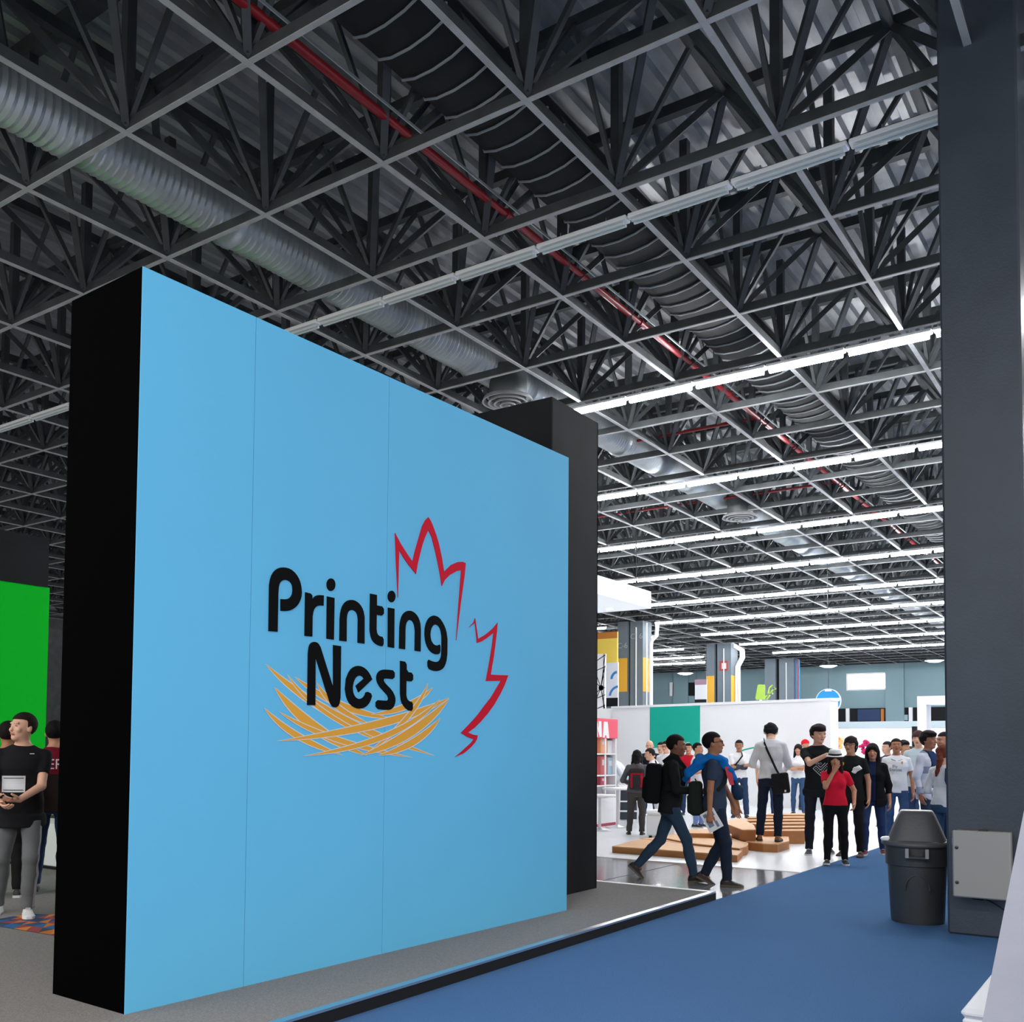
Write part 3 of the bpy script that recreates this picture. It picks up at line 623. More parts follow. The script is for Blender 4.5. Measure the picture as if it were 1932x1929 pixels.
mb.tube([(xb, 0.5, 0), (xb, 0.5, 6.45), (xb+0.05, 0.5, 6.6), (xb+0.28, 0.5, 6.8), (xb+0.33, 0.5, 7.5)], 0.09, 12); mb.tube([(xb-0.12, 0.3, 0), (xb-0.12, 0.3, 7.4)], 0.03, 8); mb.obj('drain_pipe', m_white, t1, True)
t2, X, o = column((1333, 1348, 1352, 1378), 51.6, 1.1, 7.5, (1276, 1330), 'second grey column with yellow foot band and red notice, beyond the white wall')
p = on_y(1357, 1266, 51.6); q = on_y(1372, 1247, 51.6); MB().box(p.x-o, q.x-o, 0.06, 0.1, p.z, q.z).obj('red_notice', mat('notice_red', s2l((176, 60, 56)), 0.6), t2); MB().box(p.x-o+0.12, q.x-o-0.08, 0.05, 0.06, p.z+0.1, q.z-0.12).obj('notice_picture', m_pale, t2)
mb = MB()
for i, dx in enumerate((0.12, 0.28)): mb.tube([(X[3]-o+dx, 0.6, 0), (X[3]-o+dx, 0.6, 6.2), (X[3]-o+dx+0.28, 0.6, 6.7), (X[3]-o+dx+0.26, 0.6, 7.1), (X[3]-o+dx-0.4, 0.6, 7.5)], 0.08, 10)
mb.obj('drain_pipe', m_white, t2, True)
t3, X, o = column((1443, 1463, 1469, 1497), 62.0, 1.2, 7.5, None, 'third pale grey column with blue and orange pipes, farthest beyond the white wall')
for i, (x, c) in enumerate(((1498.5, (60, 130, 200)), (1501.5, (190, 90, 60)), (1504.5, (40, 150, 210)))):
    p = on_y(x, 1300, 62); MB().tube([(p.x-o, 0.4, 0), (p.x-o, 0.4, 7.4)], 0.05, 8).obj('coloured_pipe', mat('pipe_%d' % i, s2l(c), 0.4), t3, True)

# hanging white canopy box
cn = empty('white_canopy_box', (-11.71, 24, 5.35), label='large hanging white canopy box with spotlights beneath, right of the dark tower', cat='canopy')
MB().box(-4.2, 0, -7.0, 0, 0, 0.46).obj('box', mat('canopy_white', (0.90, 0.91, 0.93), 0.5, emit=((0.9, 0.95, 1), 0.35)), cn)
for i in range(6): 
    MB().lathe([(0.09, -0.01), (0.09, 0.0)], 16, c=(-1.0-0.0*i, -0.5-1.1*i, 0)).obj('spotlight', MATS['spot_glow'], cn)
for x in (-0.3, -3.9):
    for y in (-0.3, -6.7): MB().tube([(x, y, 0.46), (x, y, 3.83)], 0.01, 6).obj('hanging_wire', m_lock, cn)

# yellow banner, swirl banner, web sign
t, w_, h_ = board('yellow_banner', 'big hanging banner fading orange to yellow, left of the lettered column', 'banner', 1112, 1192, 1165, 1262, 38, (248, 214, 92)); wires(t, w_, h_, 38, t.location.z)
MB().box(0, w_, -0.012, 0, h_*0.82, h_).obj('orange_top', mat('amber', s2l((196, 124, 48)), 0.6), t)
t, w_, h_ = board('swirl_banner', 'white banner with blue swirls under the yellow banner', 'banner', 1144, 1250, 1166, 1334, 37.6, (232, 236, 244))
MB().box(w_/2-0.03, w_/2+0.03, 0.02, 0.06, -t.location.z, 0).obj('stand', m_white, t)
mb = MB(); mbl = mat('swirl_blue', s2l((60, 130, 200)), 0.5)
def cap(u): return min(max(u, 0), w_)
for (c0, r0, r1, a0, a1) in (((w_*1.0, h_*0.62), 0.26, 0.37, 100, 180), ((w_*1.1, h_*0.22), 0.40, 0.50, 95, 178)):
    A_ = [(cap(c0[0]+r0*math.cos(math.radians(a))), c0[1]+r0*math.sin(math.radians(a))) for a in range(a0, a1+1, 6)]; B2 = [(cap(c0[0]+r1*math.cos(math.radians(a))), c0[1]+r1*math.sin(math.radians(a))) for a in range(a0, a1+1, 6)][::-1]
    mb.prism(A_+B2, lambda u, v, k: (u, -0.01+0.009*k, v))
mb.obj('blue_swirl', mbl, t); MB().box(0, w_, -0.012, 0, 0, h_*0.20).obj('dark_foot', m_dark, t)
t, w_, h_ = board('web_line_sign', 'white sign crossed by a web of dark lines, beside the dark tower', 'sign', 1114, 1234, 1142, 1345, 30, (236, 236, 240)); 
MB().box(w_/2-0.03, w_/2+0.03, 0.02, 0.06, -t.location.z, 0).obj('stand', m_white, t)
mb = MB(); c = (w_*0.72, h_*0.42)
for a in range(0, 360, 40): mb.bar((c[0], -0.006, c[1]), (min(max(c[0]+1.2*math.cos(math.radians(a)), 0), w_), -0.006, min(max(c[1]+1.2*math.sin(math.radians(a)), 0), h_)), 0.012, 0.02)
for (a, b_) in (((0, h_*0.82), (w_, h_*0.98)), ((0, h_*.68), (w_, h_*.78)), ((0, h_*.2), (w_, h_*.3)), ((0, h_*.02), (w_, h_*.12)), ((w_*.9, 0), (w_*.9, h_))): mb.bar((a[0], -0.006, a[1]), (b_[0], -0.006, b_[1]), 0.012, 0.025)
mb.obj('web_lines', m_ink, t)
MB().lathe([(0.1, -0.012), (0.1, 0.0)], 14).obj('yellow_spot', MATS['yellow_band'], t).matrix_local = Matrix.Translation((c[0], 0, c[1])) @ M_
# tall white wall left of the stand wall
sl_ = empty('white_side_wall', (0, 0, 0), label='white wall behind the red sign, left of the long stand wall', cat='display wall')
MB().box(-18.5, W1.x+0.3, 27.2, 27.5, 0.004, 2.80).obj('wall_body', m_white, sl_)

# red-headed display cabinet
Xc = -9.24
cbn = empty('display_cabinet', (Xc, 14.6, 0), label='white glass-shelved display cabinet under a red lettered header', cat='cabinet')
zt1, zt0 = on_x(1165, 1357.5, Xc).z, on_x(1165, 1394, Xc).z; Lc = on_x(1165, 1380, Xc).y-14.6
m_sr = mat('coral_red', s2l((240, 86, 108)), 0.5)
hdr = MB().box(-0.30, 0.012, 0, Lc, zt0, zt1, bev=0.01).obj('red_header', m_sr, cbn)
MB().box(-0.30, 0.0, Lc-0.08, Lc-0.04, 0.03, zt0).obj('side_panel', m_white, cbn); MB().box(-0.30, 0.0, 0.0, 0.04, 0.03, zt0).obj('side_panel', m_white, cbn)
MB().box(-0.32, -0.30, 0, Lc-0.04, 0.03, zt0).obj('back_panel', m_white, cbn); MB().box(-0.30, 0.0, 0.04, Lc-0.08, 0.03, 0.55).obj('base_cupboard', m_white, cbn)
MB().box(-0.30, 0.008, 0.04, Lc-0.08, 0.004, 0.06).obj('red_plinth', mat('crimson', s2l((176, 50, 82)), 0.5), cbn)
zsh = [0.78, 0.98, 1.40]
for z in zsh: MB().box(-0.30, -0.005, 0.04, Lc-0.08, z, z+0.025).obj('shelf', m_white, cbn)
for yy in (on_x(1142.5, 1450, Xc).y-14.6, Lc-1.25, Lc-1.9): MB().box(-0.02, 0.0, yy-0.02, yy+0.02, 0.55, zt0).obj('mullion', m_white, cbn)
# letters N and A of the header
def xl(px_, py_): P = on_x(px_, py_, Xc+0.012); return (P.y-14.6, P.z)
NA = [[(1122, 1391), (1121, 1361), (1126.5, 1361), (1129.5, 1377), (1129.2, 1361), (1134.2, 1361.5), (1135, 1391), (1131, 1391), (1127, 1375), (1127.5, 1391)],
      [(1137, 1392), (1139, 1362), (1146, 1362.5), (1149, 1393.5), (1144.2, 1393), (1143.8, 1388), (1141, 1388), (1140.8, 1392.5)]]
for g in NA: MB().prism([xl(*p) for p in g], lambda u, v, k: (0.0125+0.006*k, u, v)).obj('letter', m_white, hdr)
yp = Lc
ya, yb = on_x(1131, 1450, Xc-0.1).y-14.6, on_x(1144, 1450, Xc-0.1).y-14.6
for i, (y0, z0, wd2, ht, c, nm, lab) in enumerate(((ya, 1.425, 0.26, 0.34, (246, 178, 130), 'carton', 'peach carton on the top shelf of the display cabinet'), (ya, 1.005, 0.26, 0.37, (214, 104, 104), 'carton', 'red carton on the middle shelf of the display cabinet'),
        (yb, 1.005, 0.30, 0.34, (160, 190, 206), 'glass_case', 'pale blue case on the middle shelf of the display cabinet'), (yb, 1.425, 0.26, 0.26, (222, 226, 232), 'glass_case', 'pale case on the top shelf of the display cabinet'),
        (ya, 0.805, 0.26, 0.16, (198, 84, 100), 'carton', 'crimson carton on the lowest shelf of the display cabinet'))):
    tt = empty(nm, (Xc-0.16, 14.6+y0, z0), label=lab, cat='box'); mb = MB().box(-0.09, 0.09, 0, wd2, 0, ht, bev=0.008); mb.obj('carton_body', mat('item_%d' % i, s2l(c), 0.5), tt); MB().box(0.09, 0.092, wd2*.2, wd2*.8, ht*.5, ht*.8).obj('label_patch', m_pale, tt)
# bistro tables and chair
def table(x, y, r, h, lab, cat='table', nm='bistro_table'):
    t = empty(nm, (x, y, 0.004), label=lab, cat=cat)
    MB().lathe([(r*0.9, h-0.035), (r, h-0.02), (r, h), (r*0.97, h+0.004)], 40).obj('table_top', m_white, t, 40)
    MB().tube([(0, 0, 0.02), (0, 0, h-0.03)], 0.03, 12).obj('pole', m_edge, t, True)
    MB().lathe([(0.24, 0), (0.24, 0.012), (0.05, 0.04), (0.03, 0.06)], 28).obj('base', m_edge, t, 50); return t
P_ = at(1165, 1562, 0); table(P_.x, P_.y, 0.30, 0.76, 'round white bistro table on chrome pole, beside the grey-jacketed woman')
P_ = at(1131, 1568, 0); table(P_.x, P_.y, 0.30, 0.66, 'round white low table at the edge of the dark tower', nm='side_table')
sg = empty('sign_card', (0, 0, 0), label='small dark card hanging at the bistro table', cat='card'); P_ = at(1157, 1505, 0.47); sg.location = on_y(1157, 1505, 15.9); MB().box(-0.02, 0.02, 0, 0.004, -0.04, 0.04).obj('card', m_ink, sg); bpy.data.objects.remove(bpy.data.objects['card']); bpy.data.objects.remove(sg)
P_ = at(1184, 1552, 0)
ch = empty('bar_chair', (P_.x, P_.y, 0.004), YAW, label='white high chair with dark shelves behind the bistro table', cat='chair')
for sx in (-0.2, 0.2):
    for sy in (-0.16, 0.16): MB().tube([(sx, sy, 0), (sx*0.9, sy*0.9, 0.70)], 0.02, 8).obj('leg', m_white, ch)
MB().box(-0.22, 0.22, -0.2, 0.2, 0.70, 0.76, bev=0.02).obj('seat', m_white, ch)
for z in (0.22, 0.42): MB().box(-0.2, 0.2, -0.18, -0.14, z, z+0.03).obj('stretcher', m_white, ch)
MB().box(-0.19, 0.19, -0.02, 0.0, 0.06, 0.66).obj('dark_panel', mat('slate_panel', s2l((52, 60, 72)), 0.5), ch)
# white cube stool/plinth
P_ = at(1219, 1582, 0); Q_ = at(1264, 1584, 0)
cu_ = empty('white_cube_seat', (P_.x, P_.y, 0), math.atan2((Q_-P_).y, (Q_-P_).x), label='white cube seat behind the man in the black jacket', cat='stool')
MB().box(0, 0.50, 0, 0.5, 0.045, 0.40, bev=0.02).obj('body', m_white, cu_); MB().box(-0.008, 0.508, -0.008, 0.508, 0.402, 0.47, bev=0.03).obj('seat_pad', m_white, cu_)
for x in (0.06, 0.44):
    for y in (0.06, 0.44): MB().lathe([(0.03, 0.004), (0.03, 0.046)], 12, c=(x, y, 0)).obj('foot', m_black, cu_)

# low brown wooden platforms
m_mdf = mat('brown_board', s2l((212, 160, 110)), 0.6, noise=(2, 0.06)); m_mdfs = mat('brown_board_edge', s2l((176, 116, 66)), 0.65, noise=(3, 0.12))
def slab(poly, h, lab, z0=0.0, name='board_platform'):
    pts = [at(x, y, h) for x, y in poly]; c = sum(pts, Vector())/len(pts)
    t = empty(name, (c.x, c.y, z0+0.004), label=lab, cat='platform', group='low brown board platforms')
    P2 = [(p.x-c.x, p.y-c.y) for p in pts]; hh = h-z0-0.004
    MB().prism(P2, lambda u, v, k: (u, v, hh-0.014+0.014*k)).obj('top_board', m_mdf, t)
    mb = MB(); n = len(P2)
    for i in range(n):
        a, b_ = Vector((*P2[i], 0)), Vector((*P2[(i+1) % n], 0)); mb.add([a, b_, b_+Vector((0, 0, hh-0.014)), a+Vector((0, 0, hh-0.014))], [(0, 1, 2, 3)])
    mb.obj('edge_board', m_mdfs, t); return t
slab([(1155, 1597), (1204, 1584.5), (1236, 1582), (1400, 1606), (1391, 1614)], 0.10, 'long low brown board platform nearest the polished floor')
slab([(1211, 1582.5), (1240, 1580), (1330, 1589), (1402, 1600), (1400, 1605)], 0.105, 'narrow brown board strip just behind the nearest platform')
slab([(1236, 1578), (1270, 1574.5), (1330, 1574), (1380, 1579), (1404, 1585), (1412, 1592), (1409, 1597), (1395, 1601), (1310, 1592)], 0.13, 'brown board platform with a rounded right end')
slab([(1290, 1566), (1330, 1564), (1380, 1574), (1381, 1577), (1340, 1573), (1292, 1572)], 0.20, 'brown board block rising behind the walking men')
slab([(1375, 1579), (1395, 1572), (1440, 1574), (1488, 1579), (1489, 1587), (1467, 1593), (1440, 1592), (1400, 1588)], 0.13, 'brown board platform under the feet of the man with the shoulder bag')
slab([(1372, 1549), (1398, 1543), (1423, 1558), (1426, 1566), (1400, 1566), (1374, 1556)], 0.30, 'sloping brown board wedge left of the man with the shoulder bag')
for i, (x0, x1, y, hh) in enumerate(((1440, 1518, 1568, 0.22), (1430, 1519, 1561.5, 0.24), (1412, 1520, 1555, 0.26), (1400, 1521, 1549, 0.28), (1410, 1521, 1543.5, 0.30), (1444, 1522, 1538, 0.31))):
    slab([(x0, y), (x1, y-0.6), (x1, y-3.0), (x0+6, y-2.4)], hh, 'thin brown board strip, %s of the stack behind the shoulder bag' % nth(i))
# ================================================================ PEOPLE: bodies and clothes grown as smooth distance fields
V3 = lambda *a: np.array(a if len(a) == 3 else a[0], float)
def nrm(v): return v/max(1e-9, np.linalg.norm(v))
class Field:
    """distance field on a grid; each shape only touches its own neighbourhood"""
    def __init__(s, lo, hi, h):
        s.h = h; s.lo = np.array(lo, float); s.n = np.ceil((np.array(hi)-s.lo)/h).astype(int)+1
        s.ax = [s.lo[i]+h*np.arange(s.n[i]) for i in range(3)]; s.f = np.full(s.n, 0.12, np.float32)
    def region(s, a, b, m=0.07):
        i0 = np.maximum(0, np.floor((np.array(a)-m-s.lo)/s.h).astype(int)); i1 = np.minimum(s.n, np.ceil((np.array(b)+m-s.lo)/s.h).astype(int)+1)
        if (i1 <= i0).any(): return None
        sl = tuple(slice(i0[i], i1[i]) for i in range(3))
        X, Y, Z = np.meshgrid(*[s.ax[i][sl[i]] for i in range(3)], indexing='ij', sparse=True); return sl, X, Y, Z
    def put(s, sl, d, k=0.02, op='add'):
        f = s.f[sl]
        if op == 'add':
            if k > 0: h_ = np.maximum(k-np.abs(f-d), 0)/k; s.f[sl] = np.minimum(f, d)-h_*h_*k*0.25
            else: s.f[sl] = np.minimum(f, d)
        elif op == 'sub': s.f[sl] = np.maximum(f, -d)
    def cone(s, a, b, ra, rb, k=0.02, op='add', cut0=None, cut1=None):
        a, b = np.array(a, float), np.array(b, float); R = max(ra, rb); r = s.region(np.minimum(a, b)-R, np.maximum(a, b)+R)
        if r is None: return
        sl, X, Y, Z = r; ba = b-a; L2 = max(1e-9, ba@ba); px, py, pz = X-a[0], Y-a[1], Z-a[2]
        t = (px*ba[0]+py*ba[1]+pz*ba[2])/L2; tc = np.clip(t, 0, 1)
        d = np.sqrt((px-ba[0]*tc)**2+(py-ba[1]*tc)**2+(pz-ba[2]*tc)**2)-(ra+(rb-ra)*tc)
        L = math.sqrt(L2)
        if cut1 is not None: d = np.maximum(d, (t-cut1)*L)
        if cut0 is not None: d = np.maximum(d, (cut0-t)*L)
        s.put(sl, d, k, op)
    def ell(s, c, r_, M=None, k=0.02, op='add'):
        c = np.array(c, float); r_ = np.array(r_, float); R = r_.max(); r = s.region(c-R, c+R)
        if r is None: return
        sl, X, Y, Z = r; p = [X-c[0], Y-c[1], Z-c[2]]
        if M is not None: p = [p[0]*M[0, i]+p[1]*M[1, i]+p[2]*M[2, i] for i in range(3)]
        k0 = np.sqrt(sum((p[i]/r_[i])**2 for i in range(3))); k1 = np.sqrt(sum((p[i]/r_[i]**2)**2 for i in range(3)))+1e-9
        s.put(sl, k0*(k0-1)/k1, k, op)
    def rbox(s, c, hs, M=None, rad=0.02, k=0.01, op='add'):
        c = np.array(c, float); hs = np.array(hs, float)-rad; R = np.linalg.norm(hs)+rad; r = s.region(c-R, c+R, 0.03)
        if r is None: return
        sl, X, Y, Z = r; p = [X-c[0], Y-c[1], Z-c[2]]
        if M is not None: p = [p[0]*M[0, i]+p[1]*M[1, i]+p[2]*M[2, i] for i in range(3)]
        q = [np.abs(p[i])-hs[i] for i in range(3)]
        d = np.sqrt(sum(np.maximum(q[i], 0)**2 for i in range(3)))+np.minimum(np.maximum(np.maximum(q[0], q[1]), q[2]), 0)-rad
        s.put(sl, d, k, op)
    def loft(s, T, o, secs, off=0.0, z0=None, z1=None, k=0.03, op='add'):
        """T: 3x3 frame of the trunk, o: its origin; secs: rows z, rx, ry, yoff"""
        z = secs[:, 0]; c = [o+T@V3(x, y, zz) for x in (-.25, .25) for y in (-.2, .2) for zz in (z[0], z[-1])]
        r = s.region(np.min(c, 0), np.max(c, 0), 0.05)
        if r is None: return
        sl, X, Y, Z = r; p = [X-o[0], Y-o[1], Z-o[2]]; q = [p[0]*T[0, i]+p[1]*T[1, i]+p[2]*T[2, i] for i in range(3)]
        rx = np.interp(q[2], z, secs[:, 1])+off; ry = np.interp(q[2], z, secs[:, 2])+off; yo = np.interp(q[2], z, secs[:, 3])
        k0 = np.sqrt((q[0]/rx)**2+((q[1]-yo)/ry)**2); d = (k0-1)*np.minimum(rx, ry)*(0.75+0.25*np.minimum(k0, 1))
        d = np.maximum(d, np.maximum((z[0] if z0 is None else z0)-q[2], q[2]-(z[-1] if z1 is None else z1)))
        s.put(sl, d, k, op)
    def plane(s, p, n, op='cut'):             # remove what lies on the side the normal points to
        n = nrm(np.array(n, float)); X, Y, Z = np.meshgrid(*s.ax, indexing='ij', sparse=True)
        s.f = np.maximum(s.f, ((X-p[0])*n[0]+(Y-p[1])*n[1]+(Z-p[2])*n[2]).astype(np.float32))
    def wrinkle(s, amp, freq=30, seed=0):
        X, Y, Z = np.meshgrid(*s.ax, indexing='ij', sparse=True); a = seed*1.7
        s.f = s.f+(amp*(np.sin(freq*(Z+0.35*X)+a+2.2*np.sin(9*X+a))*np.sin(freq*0.42*(X-0.6*Z)+a*2)+0.6*np.sin(freq*0.8*(Z-0.7*Y)+3*a)*np.sin(14*Y+a))).astype(np.float32)
    def nets(s):
        f = s.f; f[0] = f[-1] = 0.1; f[:, 0] = f[:, -1] = 0.1; f[:, :, 0] = f[:, :, -1] = 0.1
        g = f < 0; n = [v-1 for v in f.shape]
        C = [(i, j, k) for i in (0, 1) for j in (0, 1) for k in (0, 1)]
        cnt = np.zeros(n, np.uint8)
        for i, j, k in C: cnt += g[i:i+n[0], j:j+n[1], k:k+n[2]]
        act = (cnt > 0) & (cnt < 8); I = np.argwhere(act)
        if len(I) == 0: return np.zeros((0, 3)), np.zeros((0, 4), int)
        idx = np.full(n, -1, np.int32); idx[act] = np.arange(len(I))
        vals = np.stack([f[I[:, 0]+i, I[:, 1]+j, I[:, 2]+k] for i, j, k in C], 1)
        P = np.zeros((len(I), 3)); W = np.zeros(len(I)); CA = np.array(C, float)
        for a in range(8):
            for b in range(a+1, 8):
                if abs(CA[a]-CA[b]).sum() != 1: continue
                va, vb = vals[:, a], vals[:, b]; m = (va < 0) != (vb < 0); t = np.where(m, va/(va-vb+1e-12), 0)
                P += m[:, None]*(CA[a]+(CA[b]-CA[a])*t[:, None]); W += m
        P = (P/W[:, None]+I)*s.h+s.lo
        Q = []
        for ax in range(3):
            u, v = (ax+1) % 3, (ax+2) % 3
            A_ = [slice(None)]*3; B_ = [slice(None)]*3; A_[ax] = slice(0, -1); B_[ax] = slice(1, None)
            ch = g[tuple(A_)] != g[tuple(B_)]; E = np.argwhere(ch); E = E[(E[:, u] > 0) & (E[:, v] > 0) & (E[:, u] < n[u]) & (E[:, v] < n[v])]
            if not len(E): continue
            def cell(du, dv): q = E.copy(); q[:, u] -= du; q[:, v] -= dv; return idx[q[:, 0], q[:, 1], q[:, 2]]
            q = np.stack([cell(1, 1), cell(0, 1), cell(0, 0), cell(1, 0)], 1); ins = g[E[:, 0], E[:, 1], E[:, 2]]
            q[~ins] = q[~ins][:, ::-1]; Q.append(q)
        Q = np.concatenate(Q); return P, Q[(Q >= 0).all(1)]
def np_mesh(name, P, Q, mats, mi=None, extra=None):
    if extra is not None and len(extra.v):
        nP = len(P); ev = np.array(extra.v)
    else: ev = None
    me = bpy.data.meshes.new(name)
    if ev is None:
        me.vertices.add(len(P)); me.vertices.foreach_set('co', P.astype(np.float32).ravel()); me.loops.add(len(Q)*4); me.loops.foreach_set('vertex_index', Q.astype(np.int32).ravel())
        me.polygons.add(len(Q)); me.polygons.foreach_set('loop_start', np.arange(0, len(Q)*4, 4, dtype=np.int32)); me.update(calc_edges=True)
    else:
        sizes = [4]*len(Q)+[len(f) for f in extra.f]; loops = np.concatenate([Q.ravel(), np.array([i+nP for f in extra.f for i in f])])
        AP = np.concatenate([P, ev]); me.vertices.add(len(AP)); me.vertices.foreach_set('co', AP.astype(np.float32).ravel())
        me.loops.add(len(loops)); me.loops.foreach_set('vertex_index', loops.astype(np.int32)); me.polygons.add(len(sizes))
        me.polygons.foreach_set('loop_start', np.concatenate([[0], np.cumsum(sizes)[:-1]]).astype(np.int32)); me.update(calc_edges=True)
        if mi is not None: mi = np.concatenate([mi, np.zeros(len(extra.f), int)])
    for m in mats: me.materials.append(m)
    if mi is not None: me.polygons.foreach_set('material_index', mi.astype(np.int32))
    me.shade_smooth(); return me

SKIN = {'light': (226, 176, 150), 'mid': (200, 146, 116), 'tan': (176, 120, 90), 'brown': (140, 92, 68)}
def m_skin(k): return mat('skin_'+k, s2l(SKIN[k]), 0.55, noise=(14, 0.06), spec=0.35)
def m_lip(k): return mat('lips_'+k, s2l(tuple(int(v*f) for v, f in zip(SKIN[k], (0.80, 0.58, 0.58)))), 0.5)
def m_hair(c): return mat('hair_%d_%d_%d' % c, s2l(c), 0.75, noise=(60, 0.3), bump=(90, 0.4), spec=0.15)
m_eye = mat('eye_white', s2l((176, 166, 160)), 0.4); m_iris = mat('eye_dark', s2l((32, 22, 18)), 0.2)

TORSO = {'m': [(.455, .060, .055, -.005), (.49, .088, .064, -.008), (.53, .096, .066, -.006), (.60, .082, .056, 0), (.66, .086, .060, .003), (.73, .100, .068, .004), (.78, .100, .064, 0), (.815, .082, .050, -.003), (.838, .048, .040, -.004), (.85, .034, .036, -.004)],
         'f': [(.455, .060, .055, -.005), (.49, .094, .066, -.010), (.53, .098, .066, -.008), (.61, .072, .052, 0), (.66, .078, .056, .003), (.725, .088, .070, .010), (.78, .086, .058, 0), (.812, .072, .046, -.003), (.835, .042, .036, -.004), (.85, .030, .033, -.004)]}
def ik(a, c, l1, l2, pole):
    d = c-a; L = np.linalg.norm(d); L = min(L, (l1+l2)*0.9995); u = nrm(d); x = (l1*l1-l2*l2+L*L)/(2*L); y = math.sqrt(max(0, l1*l1-x*x)); p = nrm(pole-u*(pole@u)); return a+u*x+p*y, a+u*L
def rot(ax, a):
    c, s_ = math.cos(a), math.sin(a)
    return np.array({'x': [[1, 0, 0], [0, c, -s_], [0, s_, c]], 'y': [[c, 0, s_], [0, 1, 0], [-s_, 0, c]], 'z': [[c, -s_, 0], [s_, c, 0], [0, 0, 1]]}[ax])
def fingers(mb, W, d, n, sd, H, curl, spread=0.0):
    """W wrist, d hand direction, n palm normal, sd thumb side; five fingers of unequal length, bent at the knuckles"""
    g = H/1.75; kn = W+d*0.088*g
    for i, (o, L) in enumerate(((0.030, 0.070), (0.011, 0.080), (-0.009, 0.074), (-0.028, 0.058))):
        p = kn+sd*o*g-d*0.012*g; dirn = nrm(d+sd*spread*(1.5-i)*0.25); pts = [p]; rs = [0.0090*g]; a = curl*(0.75+0.10*i)
        for j, fr in enumerate((0.25, 0.42, 0.30, 0.25)):
            if j: a_ = a
            else: a_ = a*0.4
            dirn = nrm(dirn*math.cos(a_*0.8)+n*math.sin(a_*0.8)); dirn = nrm(dirn); pts.append(pts[-1]+dirn*L*fr*g); rs.append((0.0092, 0.0086, 0.0078, 0.0066)[j]*g)
        pts.append(pts[-1]+dirn*0.005*g); rs.append(0.0035*g); mb.tube([Vector(q) for q in pts], rs, 8)
    p = W+d*0.028*g+sd*0.022*g; t = nrm(d*0.62+sd*0.70+n*0.30); t2 = nrm(d*0.85+sd*0.25+n*0.45*min(1, curl+0.3))
    pts = [p, p+t*0.030*g, p+t*0.030*g+t2*0.028*g, p+t*0.030*g+t2*0.052*g, p+t*0.030*g+t2*0.057*g]; mb.tube([Vector(q) for q in pts], [0.012*g, 0.0115*g, 0.0100*g, 0.0082*g, 0.004*g], 8)

def shoe_mesh(parent, A_, fd, pitch, H, c_up, c_sole, side, hi=False):
    """A_: ankle point; fd: foot heading angle; pitch: toe down is positive"""
    g = H/1.75; R = rot('z', fd)@rot('x', -pitch); secs = [(-.075, .026, .055), (-.060, .034, .085), (-.02, .036, .092), (.03, .038, .080), (.08, .044, .058), (.125, .047, .045), (.16, .038, .036), (.182, .018, .022)]
    mb = MB(); K = 14; vs = []; az = A_[2]
    base = V3(0, 0, -0.075*g)
    for (y, w_, hh) in secs:
        for k in range(K+1):
            a = PI*k/K; e = 0.75
            vs.append(A_+R@(base+V3(w_*g*math.copysign(abs(math.cos(a))**e, math.cos(a)), y*g, (0.018+(hh-0.018)*max(0, math.sin(a))**e)*g)))
    n = K+1; fs = [(i*n+k, i*n+k+1, (i+1)*n+k+1, (i+1)*n+k) for i in range(len(secs)-1) for k in range(K)]
    fs += [tuple(i for i in range(n))[::-1], tuple((len(secs)-1)*n+k for k in range(n))]
    fs += [(i*n, (i+1)*n, (i+1)*n+K, i*n+K) for i in range(len(secs)-1)]
    o = mb.add(vs, fs).obj('shoe', mat('shoe_%d_%d_%d' % c_up, s2l(c_up), 0.6, noise=(20, .1)), parent, 60)
    mb = MB(); vs = []
    for z in (0.0, 0.024):
        for (y, w_, hh) in secs: vs.append(A_+R@(base+V3(-(w_+0.003)*g, y*1.02*g, z*g)))
        for (y, w_, hh) in secs[::-1]: vs.append(A_+R@(base+V3((w_+0.003)*g, y*1.02*g, z*g)))
    m = 2*len(secs); mb.add(vs, [tuple(range(m))[::-1], tuple(range(m, 2*m))]+[(i, (i+1) % m, m+(i+1) % m, m+i) for i in range(m)])
    mb.obj('sole', mat('sole_%d_%d_%d' % c_sole, s2l(c_sole), 0.6), o)
    mb = MB()
    for j in range(3): y = 0.035+0.018*j; mb.tube([Vector(A_+R@(base+V3(-.020*g, y*g, (.083-.20*(y-.02))*g))), Vector(A_+R@(base+V3(0, y*g, (.090-.25*(y-.02))*g))), Vector(A_+R@(base+V3(.020*g, y*g, (.083-.20*(y-.02))*g)))], 0.003*g, 5)
    mb.obj('laces', mat('lace', s2l((196, 196, 196)), 0.8) if c_up != (20, 20, 22) else m_black, o)

